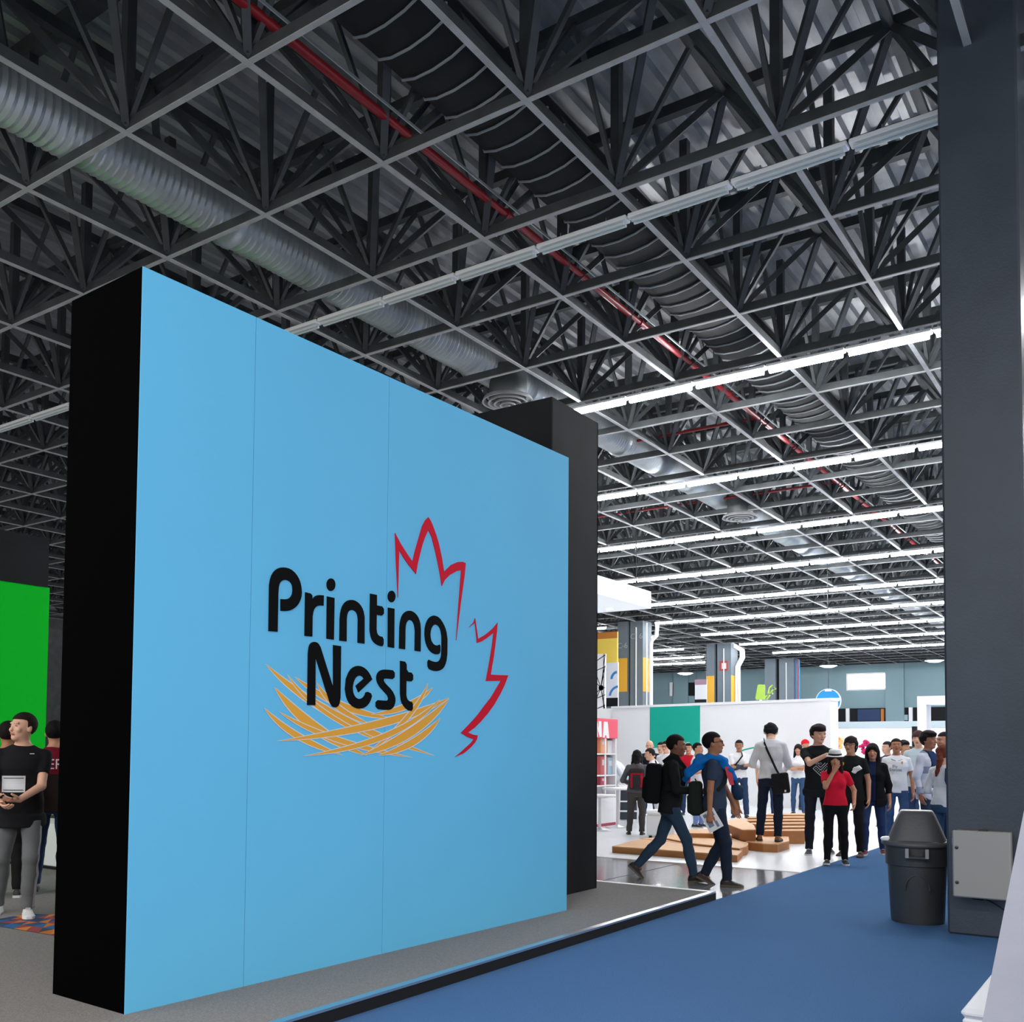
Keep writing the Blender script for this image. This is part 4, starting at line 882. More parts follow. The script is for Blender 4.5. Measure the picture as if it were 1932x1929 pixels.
class Person: pass
def person(pos, top_px, face, lab, skin='mid', sex='m', hair=('short', (28, 22, 22)), shirt=None, trousers=((40, 60, 92), 1.0), shoes=((40, 42, 46), (215, 215, 215)),
           handR=None, handL=None, feet=((.075, 0.0, 0, 0), (-.075, 0.02, 0, 0)), lean=0.0, tilt=0.0, twist=0.0, head=(0, 0), h=0.0105, H=None, curl=(0.5, 0.5), poleR=(0.5, -1, -0.2), poleL=(-0.5, -1, -0.2),
           palmR=None, palmL=None, build=1.0, group=None, z0=0.0, eyes=True, dirR=None, dirL=None, seed=0, knee=(0, 1, 0), jacket=None, sleeve_mat=None):
    """hands: wrist targets as fractions of height in the body's frame (x right, y forward, z up); feet: x, y (fractions), lift (m), pitch"""
    S = Person(); pos = Vector(pos); 
    if H is None:                                     # height from where the top of the head shows in the photograph
        lo, hi = 0.8, 2.3
        for _ in range(40):
            mid = (lo+hi)/2
            if to_px((pos.x, pos.y, z0+mid))[1] > top_px: lo = mid
            else: hi = mid
        H = lo
    c = math.atan2(-pos.y, -pos.x)+math.radians(face)
    H *= 1.012
    S.root = t = empty('person', (pos.x, pos.y, z0), c-PI/2, label=lab, cat='person', group=group); S.H = H; g = H/1.75
    # skeleton
    LT, LS, AN = .250*H, .242*H, 0.075*g
    hz = 9
    for (fx, fy, lift, pit) in feet:
        d2 = (fy*H)**2+((abs(fx)-.05)*H)**2; hz = min(hz, AN+lift+math.sqrt(max(0.05, ((LT+LS)*0.993)**2-d2)))
    hz = min(hz, .53*H+0.0)
    T = rot('z', math.radians(twist))@rot('y', math.radians(tilt))@rot('x', -math.radians(lean)); hipc = V3(0, 0, hz)
    secs = np.array(TORSO[sex])*H; secs[:, 1:3] *= build; secs[:, 0] -= .53*H
    tp = lambda x, y, z: hipc+T@V3(x*H, y*H, (z-.53)*H)
    S.T, S.o, S.tp = T, hipc, tp
    sw_ = (.100 if sex == 'm' else .088)*(0.5+0.5*build)
    hips = [V3(.050*H, 0, hz), V3(-.050*H, 0, hz)]; knees = []; ankles = []
    for i, (fx, fy, lift, pit) in enumerate(feet):
        a = V3(fx*H, fy*H, AN+lift); k_, a = ik(hips[i], a, LT, LS, V3(knee)+V3(0.12*(1 if fx > 0 else -1), 0, 0)); knees.append(k_); ankles.append(a)
    sh = [tp(sw_, 0, .793), tp(-sw_, 0, .793)]; UA, FA = .165*H, .148*H; el = []; wr = []
    HT = [handR or (.145, .02, .49), handL or (-.145, .02, .49)]; PO = [poleR, poleL]
    for i in (0, 1): e_, w_ = ik(sh[i], hipc+T@(V3(HT[i])*H-V3(0, 0, .53*H)), UA, FA, T@V3(PO[i])); el.append(e_); wr.append(w_)
    S.el, S.wr, S.sh = el, wr, sh
    nb = tp(0, -.004, .845); Rh = T@rot('z', -math.radians(head[0]))@rot('x', math.radians(head[1])); hc = nb+T@V3(0, .004*H, .018*H)+Rh@V3(0, .010*H, .066*H)
    gh = g*1.07; hp = lambda x, y, z: hc+Rh@(V3(x, y, z)*gh)
    S.hp, S.Rh, S.hc = hp, Rh, hc
    pts = np.array(hips+knees+ankles+sh+el+wr+[hc, nb]); lo = pts.min(0)-.16*g-0.05; hi = pts.max(0)+.16*g+0.05; lo[2] = min(lo[2], 0.0)
    # the body, one continuous surface
    B = Field(lo, hi, h)
    B.loft(T, hipc, secs, -0.014, k=.012)
    for i in (0, 1):
        B.cone(tp(0, -.010, .838), sh[i], .028*H, .022*H, .03); B.cone(sh[i], el[i], .027*H*build, .021*H, .02); B.cone(el[i], wr[i], .0215*H, .0150*H, .012); B.cone(hips[i]-V3(0, 0, .02), knees[i], .039*H*build, .030*H, .02); B.cone(knees[i], ankles[i], .030*H, .020*H, .015)
        B.cone(knees[i]*0.65+ankles[i]*0.35-V3(0, .008, 0), knees[i]*0.35+ankles[i]*0.65, .030*H, .020*H, .03)
        B.cone(ankles[i], ankles[i]+V3(0, .05*g, -.035*g), .026*g, .022*g, .02)
    B.cone(nb-T@V3(0, 0, .02*H), hp(0, -.012, -.06), .031*H if sex == 'm' else .027*H, .030*H if sex == 'm' else .026*H, .025)
    B.ell(hp(0, -.012, .022), V3(.076, .096, .092)*gh, Rh, .02); B.ell(hp(0, .022, -.040), V3(.057, .068, .078)*gh, Rh, .03); B.ell(hp(0, .066, -.088), V3(.026, .022, .020)*gh, Rh, .02)
    B.cone(hp(0, .088, .010), hp(0, .104, -.026), .009*gh, .014*gh, .010); B.ell(hp(0, .078, .032), V3(.052, .018, .010)*gh, Rh, .012)
    B.ell(hp(0, .090, -.056), V3(.024, .010, .0095)*gh, Rh, .006)
    for s_ in (-1, 1): B.ell(hp(.078*s_, -.008, -.008), V3(.010, .019, .030)*gh, Rh@rot('z', .3*s_), .008); B.ell(hp(.040*s_, .066, -.022), V3(.022, .020, .020)*gh, Rh, .015)
    ex = MB(); S.hand = []
    for i in (0, 1):
        d = nrm(wr[i]-el[i]); dd = (dirR, dirL)[i]
        if dd is not None: d = nrm(T@V3(dd))
        pn = (palmR, palmL)[i]; n_ = T@V3(pn) if pn is not None else T@V3(-1 if i == 0 else 1, 0.15, 0); n_ = nrm(n_-d*(n_@d)); sd = np.cross(n_, d)*(-1 if i == 0 else 1)
        M = np.stack([sd, n_, d], 1); B.ell(wr[i]+d*.052*g, V3(.039, .017, .056)*g, M, .015); B.cone(wr[i], wr[i]+d*.03*g, .019*g, .020*g, .015)
        fingers(ex, wr[i], d, n_, sd, H, curl[i]); S.hand.append((wr[i], d, n_, sd))
    P, Q = B.nets(); C = P[Q].mean(1); L = (C-hc)@Rh/gh
    mi = ((np.abs(L[:, 0]) < .021) & (L[:, 1] > .084-.3*np.abs(L[:, 0])) & (L[:, 2] > -.066) & (L[:, 2] < -.047)).astype(int)
    link('body', np_mesh('body', P, Q, [m_skin(skin), m_lip(skin)], mi, ex), t)
    if eyes:
        for s_ in (-1, 1):
            mb = MB(); R4 = Matrix([[*Rh[r], hp(.031*s_, .0835, .010)[r]] for r in range(3)]+[[0, 0, 0, 1]])
            for (rx, ry, rz, yy, m_) in ((.0120, .005, .0048, 0, 0), (.0062, .003, .0050, .0035, 1)):
                vs = []; fs = []; nn = 10
                for a in range(6):
                    th = PI*a/5
                    for b_ in range(nn): ph = 2*PI*b_/nn; vs.append(R4 @ Vector((rx*g*math.sin(th)*math.cos(ph), yy*g+ry*g*math.cos(th), rz*g*math.sin(th)*math.sin(ph))))
                mb.add(vs, [(a*nn+b_, a*nn+(b_+1) % nn, (a+1)*nn+(b_+1) % nn, (a+1)*nn+b_) for a in range(5) for b_ in range(nn)], m_)
            link('eye', mb.mesh('eye', [m_eye, m_iris], True), t)
            mb = MB().tube([Vector(hp((.012+.014*j)*s_, .0905-.0035*j*j, .028+(.004 if j == 1 else 0))) for j in range(3)]+[Vector(hp(.050*s_, .074, .026))], [.003*gh, .004*gh, .0035*gh, .002*g], 6)
            if hair[0] != 'bald': link('eyebrow', mb.mesh('eyebrow', m_hair(hair[1]), True), t)
    # trousers
    if trousers:
        col_, lo_ = trousers[0], trousers[1]; G = Field(V3(-.45*H, lo[1], 0), V3(.45*H, hi[1], hz+.16*H), h); G.lo = V3(max(lo[0], -.45*H), lo[1], 0); G = Field(G.lo, V3(min(hi[0], .45*H), hi[1], hz+.16*H), h)
        G.loft(T, hipc, secs, 0.006, z1=.075*H, k=.03)
        for i in (0, 1):
            d = nrm(ankles[i]-knees[i]); G.cone(hips[i]-V3(0, 0, .012), knees[i], (.049+.004*lo_)*H*build, (.034+.004*lo_)*H, .03); G.cone(knees[i], ankles[i], (.034+.004*lo_)*H, (.0235+.008*lo_)*H, .02, cut1=1.0); G.cone(knees[i]*0.65+ankles[i]*0.35-V3(0, .008, 0), knees[i]*0.35+ankles[i]*0.65, .033*H, .026*H, .03)
        G.wrinkle(.0028*lo_+.001, 34, seed+1)
        G.plane(tp(0, 0, (shirt or dict()).get('hem', .47)+.022 if not (shirt or {}).get('tucked') else .60), T@V3(0, 0, 1))
        P, Q = G.nets(); mi = np.zeros(len(Q), int); ms = [cloth('%d_%d_%d' % col_, col_)]
        if len(trousers) > 2:                     # side stripe
            C = P[Q].mean(1); ms.append(cloth('stripe', trousers[2])); mi = ((-C[:, 0] > np.interp(C[:, 2], [0, knees[1][2], hz], [-ankles[1][0]+.020*H, -knees[1][0]+.030*H, .098*H])-.004) & (np.abs(C[:, 1]-np.interp(C[:, 2], [0, knees[1][2], hz], [ankles[1][1], knees[1][1], 0])) < .022*H)).astype(int)
        link('trousers', np_mesh('trousers', P, Q, ms, mi), t)
    for i in (0, 1):
        if shoes: shoe_mesh(t, ankles[i], math.radians(-8 if i == 0 else 8), feet[i][3], H, shoes[0], shoes[1], i)
    # shirt or jacket
    def top(spec, name, off, mat_fn=None):
        col_ = spec['c']; fit = spec.get('fit', 1.0); G = Field(lo, hi, h); hem = spec.get('hem', .47); o_ = off+.006*fit
        SQ = secs.copy(); lowr = SQ[:, 0] < .12*H; wmin = (.089 if sex == 'm' else .080)*H*build
        if not spec.get('tucked'): SQ[lowr, 1] = np.maximum(SQ[lowr, 1], wmin); SQ[lowr, 2] = np.maximum(SQ[lowr, 2], .066*H)
        if not spec.get('tucked'): SQ[SQ[:, 0] < 0, 1] = np.maximum(SQ[SQ[:, 0] < 0, 1], .100*H*build)
        G.loft(T, hipc, SQ, o_+(.004 if hem < .5 else 0), z0=(hem-.53)*H, z1=(spec.get('neck', .842)-.53)*H, k=.03)
        if hem < .47: G.loft(T, hipc, np.array([[(hem-.53)*H-.02, .090*H*build, .077*H, 0], [-.03*H, .099*H*build, .074*H, -.006*H]]), o_+.006, k=.03)
        if sex == 'f':
            for s_ in (-1, 1): G.ell(tp(.042*s_, .058, .725), V3(.040, .030, .038)*H, T, .03)
        sl = spec.get('sleeve', 'short'); u = {'short': .62, 'half': 1.0, 'none': 0}.get(sl, 1.0)
        for i in (0, 1):
            if sl == 'none': continue
            G.cone(tp(0, -.010, .834), sh[i], .027*H+off, .025*H+off, .03); G.cone(sh[i], el[i], .0315*H*build+off, (.027+.004*fit)*H+off*.5, .02, cut1=(u if sl == 'short' else None))
            if sl in ('long', 'threequarter'): G.cone(el[i], wr[i], .0265*H+off*.6, (.019+.003*fit)*H, .015, cut1=(.97 if sl == 'long' else .55))
        if spec.get('open'):                      # an open front shows what is under it
            X, Y, Z = np.meshgrid(*G.ax, indexing='ij', sparse=True); p = [X-hipc[0], Y-hipc[1], Z-hipc[2]]; q = [p[0]*T[0, j]+p[1]*T[1, j]+p[2]*T[2, j] for j in range(3)]
            wv = spec['open']*H*(1+0*q[2]); G.f = np.maximum(G.f, np.minimum(wv-np.abs(q[0]), q[1]-.01)).astype(np.float32)
        G.wrinkle(.0022+.0016*fit, 30, seed)
        P, Q = G.nets(); ms = [cloth('%d_%d_%d' % col_, col_)]; mi = np.zeros(len(Q), int)
        if mat_fn: ms2, mi = mat_fn(P[Q].mean(1), S); ms += [cloth('%d_%d_%d' % m, m) for m in ms2]
        me = np_mesh(name, P, Q, ms, mi); o = link(name, me, t); S.shirt = (P, Q); return o
    S.tops = []
    if shirt: S.tops.append(top(shirt, shirt.get('name', 't_shirt'), .0, shirt.get('fn')))
    if jacket: S.tops.append(top(jacket, jacket.get('name', 'jacket'), .010, jacket.get('fn')))
    # hair
    st_, hcol = hair[0], hair[1]
    if st_ != 'bald' or True:
        G = Field(hc-V3(.2, .2, .52 if st_ in ('long', 'pony', 'verylong') else .2)*g, hc+V3(.2, .2, .2)*g, h*0.85 if h < .012 else h)
        th = {'short': .006, 'thick': .018, 'crop': .003, 'long': .012, 'verylong': .012, 'pony': .008, 'mid': .014, 'cap': .010, 'beanie': .014, 'bald': -.5}.get(st_, .008)
        if st_ == 'bald': G.ell(hp(0, .045, -.080), V3(.050, .050, .034)*gh, Rh, 0); G.ell(hp(0, .09, -.045), V3(.02, .02, .012)*gh, Rh, 0, 'sub')
        else:
            G.ell(hp(0, -.016, .032), (V3(.080, .100, .092)+th)*gh, Rh, 0)
            if st_ == 'thick': G.ell(hp(.012, .050, .085), V3(.070, .055, .036)*gh, Rh, .02); G.ell(hp(-.02, .0, .105), V3(.07, .07, .03)*gh, Rh, .02)
            if st_ in ('mid',): G.ell(hp(0, -.045, -.03), V3(.085, .060, .080)*gh, Rh, .02)
            if st_ in ('long', 'verylong'):
                zz = -.20 if st_ == 'long' else -.30
                for s_ in (-1, 1):
                    a = hp(.070*s_, -.01, 0); b_ = hc+V3(0, 0, zz*g)+T@V3(.085*s_*gh, .012*g, 0); G.cone(a, b_, .032*gh, .036*gh, .03)
                G.cone(hp(0, -.06, 0), hc+V3(0, 0, zz*g)+T@V3(0, -.075*g, 0), .062*gh, .058*gh, .03)
                G.ell(hp(0, .070, .058), V3(.058, .030, .030)*gh, Rh, .02)
            if st_ == 'pony': G.cone(hp(0, -.10, .02), hp(0.02, -.13, -.08), .030*gh, .038*gh, .02); G.cone(hp(0.02, -.13, -.08), hc+T@V3(-.03*g, -.15*g, -.30*g), .040*gh, .020*gh, .02)
            # the face stays free
            M = Rh; fz = {'thick': .045, 'long': .020, 'verylong': .030, 'mid': .034, 'cap': .03, 'beanie': .03}.get(st_, .064)
            if st_ in ('long', 'verylong'): G.ell(hp(0, .085, fz-.085), V3(.056, .085, .088)*gh, M, 0, 'sub')
            else:
                G.rbox(hp(0, .10, fz-.15), V3(.20, .088 if st_ != 'mid' else .080, .15)*gh, M, .02*g, 0, 'sub')
                if st_ != 'mid': G.rbox(hp(0, .02, -.16), V3(.2, .052, .152)*gh, M, .01*g, 0, 'sub'); G.plane(hp(0, 0, -.075), M@V3(0, .2, -1)) if st_ != 'pony' else None
                else: G.plane(hp(0, 0, -.13), M@V3(0, .2, -1))
            if st_ in ('thick', 'mid', 'long', 'pony'): G.wrinkle(.004, 70, seed)
        P, Q = G.nets()
        if len(Q):
            if st_ == 'cap':
                o = link('cap', np_mesh('cap', P, Q, [cloth('%d_%d_%d' % hcol, hcol)]), t)
            elif st_ == 'beanie': link('beanie', np_mesh('beanie', P, Q, [cloth('%d_%d_%d' % hcol, hcol)]), t)
            elif st_ == 'bald': link('beard', np_mesh('beard', P, Q, [m_hair(hcol)]), t)
            else: link('hair', np_mesh('hair', P, Q, [m_hair(hcol)]), t)
    return S
def lp(S, pts): return [Vector(S.tp(*p)) for p in pts]
def bvh_of(P, Q): return BVHTree.FromPolygons([Vector(p) for p in P], [tuple(int(i) for i in q) for q in Q])
def decal(S, name, items, m, front=True, off=0.003, parent=None):
    """flat print laid on the shirt: items are polygons in trunk coordinates (x, z) in fractions of the height"""
    bv = bvh_of(*S.shirt); mb = MB(); d = S.T@V3(0, -1 if front else 1, 0)
    from mathutils.geometry import tessellate_polygon
    for poly in items:
        vs = []
        for (x, z) in poly:
            o = Vector(S.tp(x, .25 if front else -.25, z)); hit = bv.ray_cast(o, Vector(d))
            vs.append(hit[0]-Vector(d)*off if hit[0] is not None else Vector(S.tp(x, .06 if front else -.06, z)))
        mb.add(vs, [tuple(t) for t in tessellate_polygon([[Vector((x, z, 0)) for x, z in poly]])])
    return link(name, mb.mesh(name, m), parent or S.root)
def grid_quads(x0, x1, z0, z1, nx=6, nz=4): return [[(x0+(x1-x0)*i/nx, z0+(z1-z0)*j/nz), (x0+(x1-x0)*(i+1)/nx, z0+(z1-z0)*j/nz), (x0+(x1-x0)*(i+1)/nx, z0+(z1-z0)*(j+1)/nz), (x0+(x1-x0)*i/nx, z0+(z1-z0)*(j+1)/nz)] for i in range(nx) for j in range(nz)]
def text_polys(s, size, cx, cz, mirror=False, shear=0.0, ang=0.0, wscale=1.0):
    cu = bpy.data.curves.new('t', 'FONT'); cu.body = s; cu.size = size; cu.align_x = 'CENTER'; cu.align_y = 'CENTER'; cu.shear = shear; cu.resolution_u = 3; ob = bpy.data.objects.new('t', cu); COL.objects.link(ob)
    me = bpy.data.meshes.new_from_object(ob.evaluated_get(bpy.context.evaluated_depsgraph_get())); r = []
    for p in me.polygons:
        q = [(me.vertices[i].co.x*wscale, me.vertices[i].co.y) for i in p.vertices]; ca, sa = math.cos(ang), math.sin(ang)
        r.append([(cx+(-1 if mirror else 1)*(x*ca-y*sa), cz+x*sa+y*ca) for x, y in q])
    bpy.data.objects.remove(ob); bpy.data.meshes.remove(me); return r
def frame(S, name, lab, cat, **k):
    o = bpy.data.objects.new(name, None); COL.objects.link(o); o.matrix_world = Matrix.Translation(S.root.location) @ Matrix.Rotation(S.root.rotation_euler.z, 4, 'Z'); o.empty_display_size = .1
    return tag(o, lab, cat, **k)
def path_tube(S, pts, r, name, m, parent, flat=None):
    mb = MB(); P = lp(S, pts)
    if flat:
        n = len(P); vs = []
        for i, p in enumerate(P):
            d = (P[min(i+1, n-1)]-P[max(i-1, 0)]).normalized(); c = Vector(S.tp(0, 0, pts[i][2])); o = (p-c).normalized(); s_ = d.cross(o).normalized(); o = s_.cross(d).normalized()
            for (a, b_) in ((-flat, -r), (flat, -r), (flat, r), (-flat, r)): vs.append(p+s_*a+o*b_)
        mb.add(vs, [(i*4+k, i*4+(k+1) % 4, i*4+4+(k+1) % 4, i*4+4+k) for i in range(n-1) for k in range(4)]+[(3, 2, 1, 0), tuple((n-1)*4+k for k in range(4))])
    else: mb.tube(P, r, 8)
    return mb.obj(name, m, parent, 50)
def wristband(S, i, c):
    w_, d, n_, sd = S.hand[i]; a = nrm(S.el[i]-w_); p = w_+a*.022; u = nrm(np.cross(a, V3(0, .3, 1))); v = np.cross(a, u); r = .021*S.H/1.6; mb = MB(); vs = []
    for k in range(16):
        th = 2*PI*k/16; o = u*math.cos(th)+v*math.sin(th)
        for (rr, z) in ((r, -.009), (r+.003, -.009), (r+.003, .009), (r, .009)): vs.append(Vector(p+o*rr+a*z))
    mb.add(vs, [(k*4+j, k*4+(j+1) % 4, ((k+1) % 16)*4+(j+1) % 4, ((k+1) % 16)*4+j) for k in range(16) for j in range(4)]); mb.obj('wristband', mat('band_%d_%d_%d' % c, s2l(c), .5), S.root, True)
def glasses(S, m=None):
    mb = MB(); g = S.H/1.75
    for s_ in (-1, 1):
        P = [Vector(S.hp((.033*s_)+.023*math.cos(a), .098-.004*math.cos(a)*s_, .010+.015*math.sin(a))) for a in [2*PI*k/12 for k in range(13)]]; mb.tube(P, .0028*g, 5)
        mb.tube([Vector(S.hp(.056*s_, .092, .014)), Vector(S.hp(.080*s_, .06, .014)), Vector(S.hp(.084*s_, -.01, .008))], .0028*g, 5)
    mb.tube([Vector(S.hp(-.010, .1, .014)), Vector(S.hp(0, .103, .016)), Vector(S.hp(.010, .1, .014))], .0028*g, 5); mb.obj('glasses', m or m_black, S.root, True)
def backpack(S, lab, c1, c2=None, size=(.085, .045, .135), y=-.105, z=.70, straps=True):
    t = frame(S, 'backpack', lab, 'bag'); H = S.H; c = S.tp(0, y, z); F_ = Field(c-V3(.3, .25, .4), c+V3(.3, .25, .4), .011)
    F_.rbox(c, V3(size)*H, S.T, .05, 0); F_.rbox(S.tp(0, y-size[1]*0.85, z-.035), V3(size[0]*.8, size[1]*.45, size[2]*.55)*H, S.T, .03, .012); F_.wrinkle(.0025, 26, 2)
    P, Q = F_.nets(); L = (P[Q].mean(1)-c)@S.T/H; ms = [cloth('%d_%d_%d' % c1, c1)]; mi = np.zeros(len(Q), int)
    if c2:
        ms.append(cloth('%d_%d_%d' % c2, c2)); ax_ = np.abs(L[:, 0]); zz = L[:, 2]/size[2]; mi = (((ax_ > size[0]*.55) & (ax_ < size[0]*.82) & (zz < .42) & (zz > -.80) | (zz > .42) & (zz < .56) & (ax_ < size[0]*.82)) & (L[:, 1] < -.02)).astype(int)
    link('pack_body', np_mesh('pack_body', P, Q, ms, mi), t)
    mb = MB().tube(lp(S, [(-.02, y+.01, z+size[2]*.95), (-.015, y, z+size[2]*1.13), (.015, y, z+size[2]*1.13), (.02, y+.01, z+size[2]*.95)]), .006, 6); mb.obj('carry_loop', ms[-1], t, True)
    if straps:
        for s_ in (-1, 1): path_tube(S, [(.055*s_, -.070, .815), (.062*s_, -.03, .850), (.064*s_, .03, .835), (.068*s_, .072, .79), (.070*s_, .082, .73), (.084*s_, .070, .67), (.100*s_, .03, .63), (.098*s_, -.02, .615), (.07*s_, -.065, .61)], .004, 'strap', ms[0], t, flat=.020)
    return t
# ================================================================ THE CROWD
DK = (30, 24, 24)
JEAN = (44, 62, 92)
def P_(x, y, z=0.0): return at(x, y, z)
# -- left of the blue wall
S = person(P_(34, 1727, PF), 1347, -4, 'person in black t-shirt and grey joggers holding a phone at the left edge', 'light', hair=('short', (34, 26, 24)), h=.008, z0=PF,
           shirt=dict(c=(24, 25, 28), sleeve='short', hem=.455, fit=1.6), trousers=((104, 106, 108), .8, (170, 170, 176)), shoes=((222, 222, 224), (235, 235, 235)), handL=(-.005, .175, .585), handR=(.075, .175, .575),
           palmL=(0.5, -.2, 1), palmR=(-.5, -.2, 1), dirL=(.85, .55, .0), feet=((.10, -.10, 0.0, 0), (-.045, .06, 0, 0)), head=(48, 4), curl=(.7, .55), seed=2, poleL=(-.8, -.6, -.4), poleR=(.8, -.6, -.4))
wristband(S, 1, (60, 90, 190))
decal(S, 'white_box_print', grid_quads(-.02, .085, .615, .695, 12, 6), mat('white_print', s2l((214, 216, 222)), .8)); 
decal(S, 'print_outline', grid_quads(-.012, .078, .624, .627, 12, 1)+grid_quads(-.012, .078, .682, .685, 12, 1), m_ink, off=.006)
decal(S, 'chest_mark', grid_quads(-.055, -.035, .800, .804, 2, 1), m_pale)
ph = frame(S, 'phone', 'dark phone held by the person in black t-shirt at the left edge', 'phone'); w_, d, n_, sd = S.hand[1]; c = w_+d*.085+n_*.030
M3 = np.stack([sd, d, n_], 1); R4 = Matrix([[*M3[r], c[r]] for r in range(3)]+[[0, 0, 0, 1]])
MB().box(-.036, .036, -.07, .07, -.004, .004, M=R4, bev=.002).obj('phone_body', m_black, ph); MB().box(-.033, .033, -.066, .066, .0042, .0048, M=R4).obj('glass_screen', m_lock, ph)
def two(z, col): 
    def fn(C, S): q = (C-S.o)@S.T/S.H+V3(0, 0, .53); return [col], (q[:, 2] < z).astype(int)
    return fn
S = person(P_(95, 1682, PF), 1365, 172, 'person in maroon lettered shirt seen from behind, half hidden by the blue wall', 'mid', hair=('short', (20, 18, 20)), z0=PF, shirt=dict(c=(112, 20, 38), fn=two(.690, (44, 34, 34)), fit=1.3),
           trousers=((46, 66, 98), .7), shoes=((22, 22, 24), (30, 30, 32)), handL=(-.12, .14, .66), handR=(.10, .16, .62), feet=((.06, 0, 0, 0), (-.09, .03, 0, 0)), seed=3, h=.009)
decal(S, 'back_lettering', text_polys('FER', .085, .0, .745, wscale=.9), m_pale, front=False)
S = person(P_(6, 1694, PF), None, 176, 'person in dark red jacket behind the grey joggers at the left edge', 'tan', H=1.62, z0=PF, shirt=dict(c=(150, 26, 34), sleeve='long'), trousers=((28, 26, 28), 1.0), seed=4)

# -- the two men walking past
S = person(P_(1266, 1662), 1384, 86, 'person in black jacket and blue jeans walking right past the grey platform', 'brown', hair=('short', (30, 22, 22)), h=.0085,
           shirt=dict(c=(58, 60, 62), sleeve='short', hem=.50), jacket=dict(c=(30, 33, 33), sleeve='long', hem=.475, fit=.8, open=.020, neck=.846), trousers=((52, 74, 96), .55), shoes=((30, 28, 30), (110, 98, 84)), lean=4,
           handR=(.125, .185, .645), handL=(-.06, .19, .635), dirR=(-.15, 1, .06), palmR=(-.7, 0, -.7), feet=((.045, .155, 0.0, -.12), (-.045, -.235, .075, .75)), head=(0, 0), curl=(.9, .9), seed=5, poleR=(.35, -1, -.5), poleL=(-.35, -1, -.6))
wristband(S, 0, (60, 140, 190))
backpack(S, 'bulky black backpack worn by the man in the black jacket', (20, 21, 24), size=(.085, .055, .135), y=-.125, z=.665)
ca = MB().add([Vector(v) for v in [S.tp(-.036, .040, .842), S.tp(.036, .040, .842), S.tp(.050, -.03, .850), S.tp(-.050, -.03, .850), S.tp(-.036, .030, .868), S.tp(.036, .030, .868), S.tp(.042, -.028, .882), S.tp(-.042, -.028, .882)]], [(0, 3, 7, 4), (1, 5, 6, 2), (3, 2, 6, 7)]).obj('collar', cloth('collar_black', (26, 28, 28)), S.root)
S = person(P_(1350, 1671), 1385, 88, 'person in navy t-shirt and glasses with blue jacket over the shoulder, walking right with papers', 'tan', hair=('short', (26, 22, 24)), h=.0085, build=1.10,
           shirt=dict(c=(54, 66, 86), sleeve='short', hem=.485, fit=1.2), trousers=((34, 44, 62), 1.0), shoes=((42, 34, 34), (96, 84, 74)), lean=-3,
           handR=(.135, -.035, .475), handL=(-.12, .135, .480), feet=((.045, .075, 0.0, 0), (-.045, -.075, .035, .45)), head=(0, 1), curl=(1.15, .9), seed=6, palmR=(-1, .2, 0), poleR=(.3, -1, 0), dirL=(0, .15, -1))
wristband(S, 0, (90, 100, 170)); glasses(S)
backpack(S, 'dark green backpack hanging low behind the man in the navy t-shirt', (34, 42, 38), size=(.068, .045, .112), y=-.122, z=.575)
dj = frame(S, 'draped_jacket', 'bright blue jacket with coral lining slung over the shoulders of the man with papers', 'jacket')
F_ = Field(S.tp(0, 0, .75)-V3(.4, .5, .45), S.tp(0, 0, .75)+V3(.4, .5, .40), .009); H_ = S.H
for a, b_, ra, rb in (((.10, -.165, .745), (.085, -.09, .805), .016, .038), ((.085, -.09, .805), (.075, -.02, .842), .036, .026), ((.075, -.02, .842), (.065, .055, .815), .024, .028), ((.065, .055, .815), (.050, .105, .745), .028, .024), ((.050, .105, .745), (.035, .130, .69), .026, .020), ((.11, -.10, .80), (.115, -.17, .76), .022, .012), ((.10, -.06, .815), (.105, -.13, .735), .02, .012), ((-.07, -.09, .80), (-.07, 0, .838), .04, .034), ((-.07, 0, .838), (-.06, .07, .80), .034, .030), ((.0, -.085, .835), (.09, -.09, .80), .03, .03), ((0, -.085, .835), (-.08, -.09, .80), .03, .03), ((.10, -.155, .735), (.06, -.18, .70), .026, .018)):
    F_.cone(S.tp(*a), S.tp(*b_), ra*H_, rb*H_, .025)
F_.wrinkle(.010, 44, 3); P0, Q0 = F_.nets(); link('jacket_folds', np_mesh('jacket_folds', P0, Q0, [cloth('bright_blue', (14, 108, 186))]), dj)
mb = MB(); a = [(.088, .075, .775), (.090, .085, .72), (.085, .102, .655), (.070, .128, .655), (.075, .122, .72), (.082, .100, .775)]
vs = [S.tp(*p) for p in a]+[S.tp(p[0]-.012, p[1], p[2]) for p in a]; mb.add(vs, [(0, 1, 4, 5), (1, 2, 3, 4), (6, 11, 10, 7), (7, 10, 9, 8), (0, 6, 7, 1), (1, 7, 8, 2), (2, 8, 9, 3), (3, 9, 10, 4), (4, 10, 11, 5), (5, 11, 6, 0)]).obj('coral_lining', cloth('coral', (206, 74, 84)), dj)
F_ = Field(S.tp(-.02, .14, .62)-V3(.2, .2, .25), S.tp(-.02, .14, .62)+V3(.2, .2, .25), .01); F_.cone(S.tp(.03, .125, .69), S.tp(0, .145, .60), .03, .055, 0); F_.rbox(S.tp(-.01, .150, .600), V3(.05, .06, .085), S.T, .05, 0); F_.wrinkle(.004, 30, 1); P0, Q0 = F_.nets(); link('hanging_sleeve', np_mesh('hanging_sleeve', P0, Q0, [cloth('deep_blue', (34, 56, 84))]), dj)
